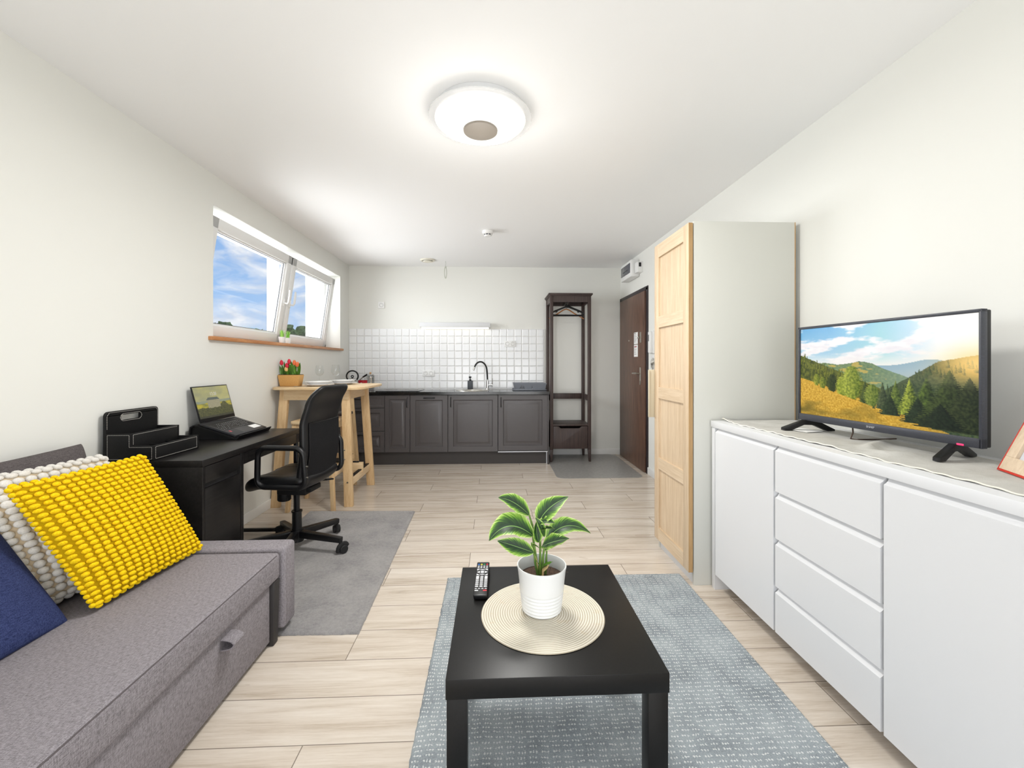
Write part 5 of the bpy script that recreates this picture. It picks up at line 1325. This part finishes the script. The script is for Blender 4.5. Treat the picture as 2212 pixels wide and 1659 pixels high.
def stool(x, y, label, seatmat, dx, dy):
    t = thing('bar_stool', label, 'stool', (x, y, 0), 'birch bar stools under the table')
    Z = .742
    b = B().prism(rrect(x - dx / 2, x + dx / 2, y - dy / 2, y + dy / 2, .03, 5), .026, lambda a, c, w: Vector((a, c, Z - .026 + w)), .004)
    build('seat', b, seatmat, t)
    b = B(); i = .030
    for yy in (y - dy / 2 + i, y + dy / 2 - i): b.box(x - dx / 2 + i, x + dx / 2 - i, yy - .009, yy + .009, Z - .080, Z - .0265)
    for xx in (x - dx / 2 + i, x + dx / 2 - i): b.box(xx - .009, xx + .009, y - dy / 2 + i, y + dy / 2 - i, Z - .080, Z - .0265)
    build('apron', b, 'birch_x', t)
    for sx in (-1, 1):
        for sy in (-1, 1):
            b = B().leg(x + sx * (dx / 2 + .012), y + sy * (dy / 2 + .006), 0, x + sx * (dx / 2 - .030), y + sy * (dy / 2 - .035), Z - .0265, .030, .040, .003, .036, .042)
            build('leg', b, 'birch', t)
    for sx in (-1, 1):
        xx = x + sx * (dx / 2 - .004); s = build('side_stretcher', B().box(xx - .009, xx + .009, y - dy / 2 + .005, y + dy / 2 - .005, .270, .315, .001), 'birch_y', t)
        sub(build('foot_strip', B().box(xx - .010, xx + .010, y - dy / 2 + .03, y + dy / 2 - .03, .3145, .322, .001), 'black_matt', s), 'black wear strip')
    s = build('front_stretcher', B().box(x - dx / 2 - .0, x + dx / 2, y - .010, y + .010, .300, .345, .001), 'birch_x', t)
stool(-1.505, 3.748, 'birch bar stool with pale seat tucked under the near side of the bar table', 'birch_x', .345, .355)
stool(-1.595, 4.222, 'birch bar stool with dark brown seat, behind the pale-seated one under the table', 'darkwood', .370, .250)
b = B().beam((-1.560, 4.94, .0), (-1.690, 5.085, 1.02), .050, .026, (0, 1, 0), .003)
pl = tag(build('wooden_pole', b, 'birch'), 'thin wooden board leaning on the worktop behind the bar table', 'board')
b = B().box(-.03, .03, -.018, .018, -.006, .006).xf(Matrix.Translation((-1.652, 5.058, .835)) @ Matrix.Rotation(-.2, 4, 'Y'))
br = build('metal_clip', b, 'steel'); M = br.location.copy(); br.parent = pl; br.location = M - pl.location; sub(br, 'small metal bracket')

# ------------------------------------------------------------------ things on the bar table
zt = TZ + .0006
px, py = -1.795, 3.850
t = thing('planter', 'tapered tan wooden planter of red tulips on the bar table', 'planter', (px, py, zt))
def tap(b, x0, x1, y0, y1, x2, x3, y2, y3, z0, z1): b.hexa([(x0, y0, z0), (x1, y0, z0), (x1, y1, z0), (x0, y1, z0)], [(x2, y2, z1), (x3, y2, z1), (x3, y3, z1), (x2, y3, z1)], .004)
b = B(); tap(b, px - .078, px + .078, py - .04, py + .04, px - .094, px + .094, py - .05, py + .05, zt, zt + .100)
build('box', b, 'cork', t)
build('soil', B().box(px - .088, px + .088, py - .044, py + .044, zt + .0985, zt + .104), 'soil', t)
rr = random.Random(4)
def blade(b, base, tip, w, bend, n=8):
    base, tip = Vector(base), Vector(tip); mid = (base + tip) / 2 + Vector(bend)
    d = (tip - base).normalized(); side = d.cross(Vector((rr.uniform(-.4, .4), -1, 0))).normalized()
    def f(u, v):
        P = base * (1 - u) ** 2 + mid * 2 * u * (1 - u) + tip * u * u
        ww = w * (math.sin(PI * min(1, .22 + u * .78)) ** .8) * (1 if u < .999 else 0)
        return P + side * (v - .5) * 2 * ww + side.cross(d) * (abs(v - .5) * 2) ** 1.5 * ww * .5
    b.grid(f, n, 4)
for i in range(15):
    x = px - .074 + .148 * i / 14; b = B()
    blade(b, (x, py + rr.uniform(-.03, .03), zt + .10), (x + rr.uniform(-.022, .022), py + rr.uniform(-.05, .04), zt + rr.uniform(.17, .245)), rr.uniform(.010, .016), (rr.uniform(-.01, .01), rr.uniform(-.01, .01), .01))
    l = build('leaf', b, 'leaf_green', t, angle=None, recalc=False); l.data.shade_smooth()
for x, z, m, nm in ((-.062, .205, 'tulip_red', 'red tulip head'), (.003, .215, 'tulip_red', 'red tulip head'), (-.016, .180, 'tulip_red', 'lower red tulip head'), (-.022, .150, 'tulip_bud', 'pale unopened bud'), (.048, .205, 'tulip_or', 'orange tulip head'), (.072, .190, 'tulip_or', 'orange tulip head')):
    yy = py - .040
    s = build('stem', B().tube([(px + x, yy + .015, zt + .10), (px + x + .002, yy + .005, zt + z * .6 + .04), (px + x, yy, zt + z - .015)], .003, 6), 'leaf_green', t)
    b = B().lathe([(0, -.020), (.010, -.017), (.0155, -.004), (.014, .010), (.008, .022), (.003, .026), (0, .024)], 16, Matrix.Translation((px + x, yy, zt + z)) @ Matrix.Rotation(rr.uniform(-.2, .2), 4, 'Y'))
    sub(build('flower', b, m, s), nm)
def plates(x, y, label1, label2, r=.128):
    T = Matrix.Translation((x, y, zt))
    o = build('plate', B().lathe([(0, 0), (r * .6, 0), (r * .66, .004), (r, .014), (r, .017), (r * .64, .007), (0, .005)], 48, T), 'porcelain'); tag(o, label1, 'plate', 'plates on the bar table')
    T = Matrix.Translation((x, y, zt + .0065))
    o = build('plate', B().lathe([(0, .001), (r * .52, .001), (r * .58, .006), (r * .82, .030), (r * .90, .032), (r * .90, .035), (r * .80, .033), (r * .52, .008), (0, .006)], 48, T), 'porcelain'); tag(o, label2, 'plate', 'plates on the bar table')
plates(-1.565, 3.880, 'flat white plate under the deep plate nearest the tulips', 'deep white plate stacked on the flat plate nearest the tulips')
plates(-1.462, 4.185, 'flat white plate under the deep plate on the far side of the table', 'deep white plate stacked on the flat plate at the far side of the table')
def wine(x, y, label, s=1.0):
    T = Matrix.Translation((x, y, zt))
    b = B().lathe([(0, .0005), (.034, .0005), (.035, .002), (.008, .005), (.0042, .012), (.0038, .075), (.006, .082), (.024, .094), (.036, .115), (.0395, .135), (.036, .165), (.0315, .188), (.0307, .188), (.0350, .165), (.0385, .135), (.035, .116), (.022, .096), (0, .088)], 40, T @ Matrix.Diagonal((s, s, s, 1)))
    tag(build('wine_glass', b, 'wineglass', angle=60), label, 'wine glass', 'wine glasses on the bar table')
wine(-1.655, 4.12, 'empty wine glass closer to the window wall, behind the nearer plates', .97)
wine(-1.473, 4.035, 'empty wine glass further right, just above the chair back', 1.0)
b = B().tube([(-1.69, 3.735, zt + .0025), (-1.64, 3.725, zt + .004), (-1.60, 3.718, zt + .0035)], .0022, 6); b.ball((-1.705, 3.738, zt + .0035), (.022, .010, .003))
tag(build('spoon', b, 'steel', angle=60), 'small steel spoon lying in front of the nearer plates', 'spoon')

# little grass pots on the window sill
def grass_pot(x, y, h, seed, label):
    z0 = WZ0 + .0006; t = thing('grass_pot', label, 'plant pot', (x, y, z0), 'grass pots on the window sill')
    T = Matrix.Translation((x, y, z0))
    build('pot', B().lathe([(0, 0), (.021, 0), (.028, h), (.0265, h), (.024, h - .010), (0, h - .010)], 28, T), 'ceramic', t)
    rr2 = random.Random(seed); b = B()
    for i in range(60):
        a = rr2.uniform(0, 2 * PI); r0 = rr2.uniform(0, .016); sp = rr2.uniform(.004, .032); L = rr2.uniform(.045, .085)
        p0 = Vector((x + r0 * math.cos(a), y + r0 * math.sin(a), z0 + h - .012)); p2 = p0 + Vector((sp * math.cos(a), sp * math.sin(a), L)); p1 = p0 + Vector((sp * .2 * math.cos(a), sp * .2 * math.sin(a), L * .7))
        sd = Vector((-math.sin(a), math.cos(a), 0)) * .0024
        vs = [b.bm.verts.new(p) for p in (p0 - sd, p0 + sd, p1 + sd * .8, p1 - sd * .8, p2)]
        b.bm.faces.new(vs[:4]); b.bm.faces.new((vs[3], vs[2], vs[4]))
    g = build('grass', b, 'grass', t, angle=None, recalc=False); g['kind'] = 'stuff'
grass_pot(XL - .010, 3.915, .055, 1, 'white pot of bright green grass on the sill, nearer and larger one')
grass_pot(XL - .005, 4.015, .052, 2, 'white pot of bright green grass on the sill, farther right of the pair')
# ------------------------------------------------------------------ coffee table
CX0, CX1, CY0, CY1, CZ, cz0 = -.118, .437, 1.042, 1.614, .450, .0125
t = thing('coffee_table', 'square black-brown coffee table standing on the blue-grey rug', 'coffee table', ((CX0 + CX1) / 2, (CY0 + CY1) / 2, cz0))
build('tabletop', B().box(CX0, CX1, CY0, CY1, CZ - .050, CZ, .0012), 'table', t)
for x in (CX0 + .0275, CX1 - .0275):
    for y in (CY0 + .0275, CY1 - .0275): build('leg', B().box(x - .025, x + .025, y - .025, y + .025, cz0, CZ - .0502, .0015), 'table', t)
pc = (.149, 1.305)
b = B().lathe([(0, .0), (.186, .0), (.188, .0018), (.186, .0038), (0, .0038)], 96, Matrix.Translation((pc[0], pc[1], CZ + .0005)))
tag(build('placemat', b, 'placemat', angle=30), 'round woven straw placemat under the potted plant', 'placemat')
# potted plant
PX, PY, PZ = .149, 1.326, CZ + .0048
t = thing('potted_plant', 'green leafy plant in a white ribbed pot on the straw placemat', 'plant', (PX, PY, PZ))
T = Matrix.Translation((PX, PY, PZ)); PH = .138
prf = [(0, 0), (.058, 0), (.0605, .002)]
for i in range(41):
    z = .004 + i / 40 * .062; r = .0605 + (z / PH) * .0155
    prf.append((r + .0011 * math.sin(z / .0105 * 2 * PI), z))
prf += [(.0705, .09), (.0745, .125), (.0770, PH - .003), (.0765, PH), (.0735, PH), (.0725, PH - .004), (.0690, .10), (0, .10)]
build('pot', B().lathe(prf, 64, T), 'ceramic', t, angle=60)
build('soil', B().lathe([(.0692, .1005), (.060, .104), (.03, .107), (0, .106)], 32, T), 'soil', t)
def W(px, py, dy=0.0):
    """photo position on a plane at depth PY + dy, as a world point"""
    d = Vector(((px - U0) / F, 1.0, -(py - V0) / F)); c, s = math.cos(YAW), math.sin(YAW)
    D = Vector((d.x * c + d.y * s, d.y * c - d.x * s, d.z)); k = (PY + dy) / D.y
    return Vector((0, 0, HCAM)) + D * k
def leafmesh(base, tip, mid, w, up, fold=.35, wave=.0, n=18, m=8, tw=0.0, prof=.75):
    base, tip, mid = Vector(base), Vector(tip), Vector(mid); up = Vector(up).normalized()
    b = B()
    def f(u, v):
        P = base * (1 - u) ** 2 + mid * 2 * u * (1 - u) + tip * u * u
        d = ((mid - base) * 2 * (1 - u) + (tip - mid) * 2 * u).normalized()
        s_ = d.cross(up).normalized(); nn = s_.cross(d).normalized()
        a = tw * u; s2 = s_ * math.cos(a) + nn * math.sin(a); n2 = nn * math.cos(a) - s_ * math.sin(a)
        ww = w * (math.sin(PI * u ** prof) ** .85 if 0 < u < 1 else .0001)
        k = (v - .5) * 2
        return P + s2 * k * ww + n2 * (abs(k) * fold * ww + wave * math.sin(u * 21 + k * 2) * abs(k) ** 2)
    b.grid(f, n, m, uv=True)
    return b
def add_leaf(*a, **k):
    o = build('leaf', leafmesh(*a, **k), 'leaf', t, angle=None, recalc=False); o.data.shade_smooth(); return o
cam_dir = Vector((0, -1, .35))
root = [W(1160, 1245), W(1168, 1246), W(1172, 1244), W(1176, 1243)]
# stems: (points in the photo, depth offsets)
stems = {
 'a': [(1163, 1246, 0), (1158, 1205, 0), (1152, 1165, .0), (1150, 1135, .01), (1143, 1112, .015)],
 'b': [(1167, 1246, 0), (1167, 1200, 0), (1167, 1165, 0), (1166, 1140, 0), (1165, 1128, 0)],
 'c': [(1172, 1246, 0), (1173, 1205, 0), (1176, 1180, 0), (1180, 1166, 0)],
 'd': [(1164, 1246, .01), (1156, 1205, .01), (1151, 1185, 0), (1148, 1172, -.01)],
 'e': [(1178, 1243, 0), (1180, 1210, .0), (1181, 1190, .0)],
 'f': [(1162, 1246, -.01), (1156, 1215, -.01), (1154, 1195, -.015)],
}
for k, ps in stems.items():
    pts = [W(x, y, d) for x, y, d in ps]
    pts[0].z = PZ + .103
    b = B().tube(pts, [.0052 if k == 'b' else .0036] + [.0036] * (len(pts) - 2) + [.0026], 8)
    build('stem', b, 'stem', t)
b = B(); q = W(1172, 1246, -.012); b.tube([Vector((q.x, q.y, PZ + .103)), W(1173, 1232, -.012), W(1182, 1225, -.02), W(1187, 1218, -.02)], [.0085, .009, .006, .001], 8, flat=.4)
sub(build('dry_sheath', b, 'husk', t), 'dry beige leaf sheath')
b = B(); q = W(1160, 1240, -.006); b.tube([Vector((q.x, q.y, PZ + .103)), W(1160, 1215, -.004), W(1156, 1198, 0)], [.006, .006, .003], 8, flat=.4)
sub(build('dry_sheath', b, 'husk', t), 'dry beige sheath on the stem')
U = Vector
# big leaves
add_leaf(W(1144, 1113, .015), W(1076, 1075, .0), W(1108, 1076, .0), .0270, (.25, -.85, .75), fold=.25, wave=.0015)
add_leaf(W(1163, 1130, 0), W(1228, 1073, .03), W(1180, 1092, .0), .0335, (-.55, -.8, .55), fold=.22, wave=.001)
add_leaf(W(1152, 1158, -.01), W(1056, 1169, -.05), W(1095, 1110, -.02), .0430, (-.05, -.65, 1), fold=.32, wave=.0018)
add_leaf(W(1154, 1194, -.015), W(1074, 1168, .03), W(1110, 1178, .02), .0260, (.25, -1, .35), fold=.2)
add_leaf(W(1180, 1168, 0), W(1276, 1152, .02), W(1220, 1112, .0), .0290, (.1, -.75, 1), fold=.3, wave=.0015)
add_leaf(W(1170, 1180, 0), W(1230, 1163, -.03), W(1196, 1168, -.035), .0270, (-.15, -.55, 1), fold=.3, wave=.002)
add_leaf(W(1174, 1190, .01), W(1205, 1170, .03), W(1190, 1168, .02), .016, (0, -.6, 1), fold=.3)
add_leaf(W(1163, 1133, -.005), W(1200, 1131, -.035), W(1178, 1122, -.02), .0165, (0, -.5, 1), fold=.4, wave=.002)
add_leaf(W(1166, 1148, -.005), W(1198, 1142, -.03), W(1180, 1138, -.025), .0100, (0, -.3, 1), fold=.4, wave=.002)
add_leaf(W(1164, 1172, -.005), W(1160, 1124, -.005), W(1156, 1148, -.010), .0170, (.4, -1, .0), fold=.45)
add_leaf(W(1176, 1160, -.005), W(1156, 1118, -.02), W(1170, 1132, -.03), .0120, (.3, -1, .3), fold=.35, wave=.001)
add_leaf(W(1167, 1186, -.01), W(1149, 1176, -.045), W(1156, 1178, -.03), .0090, (0, -.4, 1), fold=.3)
for bs, tp, md, ww in (((1171, 1222, -.01), (1194, 1213, -.03), (1182, 1220, -.03), .008), ((1170, 1222, -.01), (1158, 1210, -.03), (1163, 1222, -.025), .009)):
    o = build('leaf', leafmesh(W(*bs), W(*tp), W(*md), ww, (0, -.3, 1), .3, .001), 'leaf_green', t, angle=None, recalc=False); o.data.shade_smooth()
b = B().tube([W(1186, 1243, .01), W(1194, 1236, .02), W(1206, 1234, .04), W(1228, 1236, .045)], [.0012, .0012, .001, .0004], 5); b.tube([W(1184, 1243, .0), W(1188, 1230, .01), W(1190, 1222, .01)], [.001, .001, .0005], 5)
sub(build('dry_root', b, 'bark', t), 'thin dry brown root tips')
# remote control
rc = thing('remote_control', 'black television remote with grey buttons on the coffee table', 'remote', (-.0425, 1.505, CZ + .0006), rot=(0, 0, math.radians(-1.2)), world=False)
b = B().hexa([(-.0215, -.116, 0), (.0215, -.116, 0), (.0225, .116, 0), (-.0225, .116, 0)], [(-.0235, -.118, .017), (.0235, -.118, .017), (.0240, .118, .015), (-.0240, .118, .015)], .004)
body = build('body', b, 'black', rc)
zr = lambda y: .0160 - (y + .118) / .236 * .002
def btn(x, y, w, h, m='btn', name='button'):
    o = build(name, B().box(x - w / 2, x + w / 2, y - h / 2, y + h / 2, zr(y), zr(y) + .0022, min(w, h) * .28, 1), m, rc)
    return o
for i, m in enumerate(('btn_b', 'btn_y', 'btn_g', 'btn_r')): sub(btn(-.0155 + i * .0103, .096, .0072, .0075, m), ('blue', 'yellow', 'green', 'red')[i] + ' colour key')
for r in range(3):
    for i in range(4): btn(-.0155 + i * .0103, .083 - r * .0075, .0072, .0036)
b = B()
for (x0, y0, x1, y1, x2, y2) in ((-.0195, .058, -.0075, .058, -.0195, .047), (.0195, .058, .0195, .047, .0075, .058), (-.0195, .013, -.0195, .024, -.0075, .013), (.0195, .013, .0075, .013, .0195, .024), (-.0195, .0355, -.009, .0435, -.009, .0275), (.0195, .0355, .009, .0275, .009, .0435)):
    b.prism([(x0, y0), (x1, y1), (x2, y2)], .0022, lambda a, c, w: Vector((a, c, .0146 + w)))
b.prism([(.0075 * math.cos(i * PI / 10) * 1.1, .0495 + .006 * math.sin(i * PI / 10)) for i in range(11)], .0022, lambda a, c, w: Vector((a, c, .0146 + w)))
b.prism([(.0075 * math.cos(-i * PI / 10) * 1.1, .0215 + .006 * math.sin(-i * PI / 10)) for i in range(11)], .0022, lambda a, c, w: Vector((a, c, .0146 + w)))
b.prism([(.0068 * math.cos(i * PI / 10), .0355 + .0075 * math.sin(i * PI / 10)) for i in range(20)], .0024, lambda a, c, w: Vector((a, c, .0146 + w)))
build('cursor_pad', b, 'btn', rc)
for s in (-1, 1): btn(s * .0148, -.0035, .0105, .021)
for r in range(3): btn(0, .005 - r * .0085, .0112, .005)
for r in range(4):
    for i in range(3): btn(-.0148 + i * .0148, -.0225 - r * .0135, .0112, .0078)
for i in range(4): btn(-.0165 + i * .0110, -.0775, .0075, .0042)
btn(-.0140, -.0900, .0125, .0062); sub(btn(.0140, -.0900, .0130, .0066, 'btn_r'), 'red power key')

# ------------------------------------------------------------------ outside the small window
def tree(x, y, top, rad, seed, label):
    g = -2.6; t = thing('tree', label, 'tree', (x, y, g), 'trees outside the small window')
    rr = random.Random(seed); b = B()
    for i in range(46):
        a = rr.uniform(0, 2 * PI); e = rr.uniform(-.35, 1) ; rr_ = rad * rr.uniform(.45, .92)
        c = Vector((x + rr_ * math.cos(a) * math.cos(e) * 1.25, y + rr_ * math.sin(a) * math.cos(e) * 1.25, top - rad + rr_ * math.sin(e) * .95))
        s = rad * rr.uniform(.16, .30)
        n0 = len(b.bm.verts); b.ball(c, (s, s, s * .75), Matrix.Rotation(rr.uniform(0, 3), 4, 'Z'), 2); b.bm.verts.ensure_lookup_table()
        for v in b.bm.verts[n0:]: v.co += (v.co - c) * (mnoise.noise(v.co * (7.0 / rad)) * .9)
    build('crown', b, 'treeleaf', t, angle=None)
    b = B().tube([(x, y, g), (x + .1, y, (g + top) / 2 - rad * .5), (x, y + .1, top - rad * .6)], [rad * .12, rad * .09, rad * .04], 10)
    for i in range(5):
        a = i * 1.3; b.tube([(x, y, top - rad * 1.4), (x + math.cos(a) * rad * .5, y + math.sin(a) * rad * .5, top - rad * .7)], [rad * .04, rad * .015], 6)
    build('trunk', b, 'bark', t)
tree(-11.6, 20.0, 3.04, .95, 1, 'bushy tree far outside, seen through the left sash near its middle')
tree(-10.2, 16.1, 2.9, .6, 2, 'low tree crown far outside at the left edge of the left sash')
tree(-13.6, 30.0, 4.05, 1.35, 3, 'widest green tree outside, low in the right sash')
tree(-8.9, 21.3, 2.95, .6, 4, 'small tree outside, at the right end of the right sash view')
tree(-11.8, 22.6, 3.02, .5, 5, 'small tree outside, just left of the middle window frame')
struct(build('ground_1', B().box(-80, 40, -40, 120, -2.75, -2.6), 'ground', angle=None), 'green lawn outside, below the window', 'ground')

# ------------------------------------------------------------------ sky, lamps and added fill lights
w = bpy.data.worlds.new('sky'); scene.world = w; w.use_nodes = True; t2 = NT(w.node_tree)
bg = w.node_tree.nodes['Background']
dv = t2.node('ShaderNodeTexCoord').outputs['Generated']
xyz = t2.sep(dv)
q = t2.vec(t2.math('MULTIPLY', xyz[0], 3.2), t2.math('MULTIPLY', xyz[1], 3.2), t2.math('MULTIPLY', xyz[2], 9.5))
n1 = t2.noise(q, 2.6, 7, .58, .7)
blue = t2.ramp(xyz[2], [(.0, rgb(196, 218, 242)), (.12, rgb(156, 194, 238)), (.4, rgb(108, 158, 222))])
cl = t2.ramp(n1, [(.38, (0, 0, 0, 1)), (.64, (1, 1, 1, 1))])
shade = t2.ramp(t2.noise(q, 4.5, 4, .6), [(.35, rgb(206, 216, 232)), (.6, rgb(247, 249, 252))])
col = t2.mix(cl, blue, shade)
t2.l.new(col, bg.inputs['Color']); bg.inputs['Strength'].default_value = 1.0

def area(name, loc, rot, sx, sy, power, color=(1, 1, 1), spread=None):
    l = bpy.data.lights.new(name, 'AREA'); l.shape = 'RECTANGLE'; l.size = sx; l.size_y = sy; l.energy = power; l.color = color
    if spread: l.spread = spread
    o = bpy.data.objects.new(name, l); COL.objects.link(o); o.location = loc; o.rotation_euler = rot; return o
area('daylight_balcony_window', ((RX0 + RX1) / 2, YR - .16, (RZ0 + RZ1) / 2), (PI / 2, 0, 0), RX1 - RX0 - .1, RZ1 - RZ0 - .1, 20, (1, .99, .97))
area('ceiling_fill_upward', ((RX0 + RX1) / 2, YR - .14, .75), (PI / 2 + math.radians(38), 0, 0), RX1 - RX0 - .1, 1.2, 40, (1, .99, .97))  # added fill light tilted upwards to brighten the ceiling
area('daylight_small_window', (XL - .44, (WY0 + WY1) / 2, (WZ0 + WZ1) / 2 + .02), (0, -PI / 2, 0), WZ1 - WZ0, WY1 - WY0, 52, (.96, .98, 1), math.radians(122))
l = bpy.data.lights.new('ceiling_lamp_light', 'AREA'); l.shape = 'DISK'; l.size = .44; l.energy = 30; l.color = (1, .985, .95)
o = bpy.data.objects.new('ceiling_lamp_light', l); COL.objects.link(o); o.location = (lc[0], lc[1], ZC - .125)
l = bpy.data.lights.new('ceiling_fill_point', 'POINT'); l.shadow_soft_size = .05; l.energy = 7; l.color = (1, .99, .965); l.shadow_soft_size = .24  # added point light hanging free below the lamp, brightens the ceiling around it
o = bpy.data.objects.new('ceiling_fill_point', l); COL.objects.link(o); o.location = (lc[0], lc[1], ZC - .42)
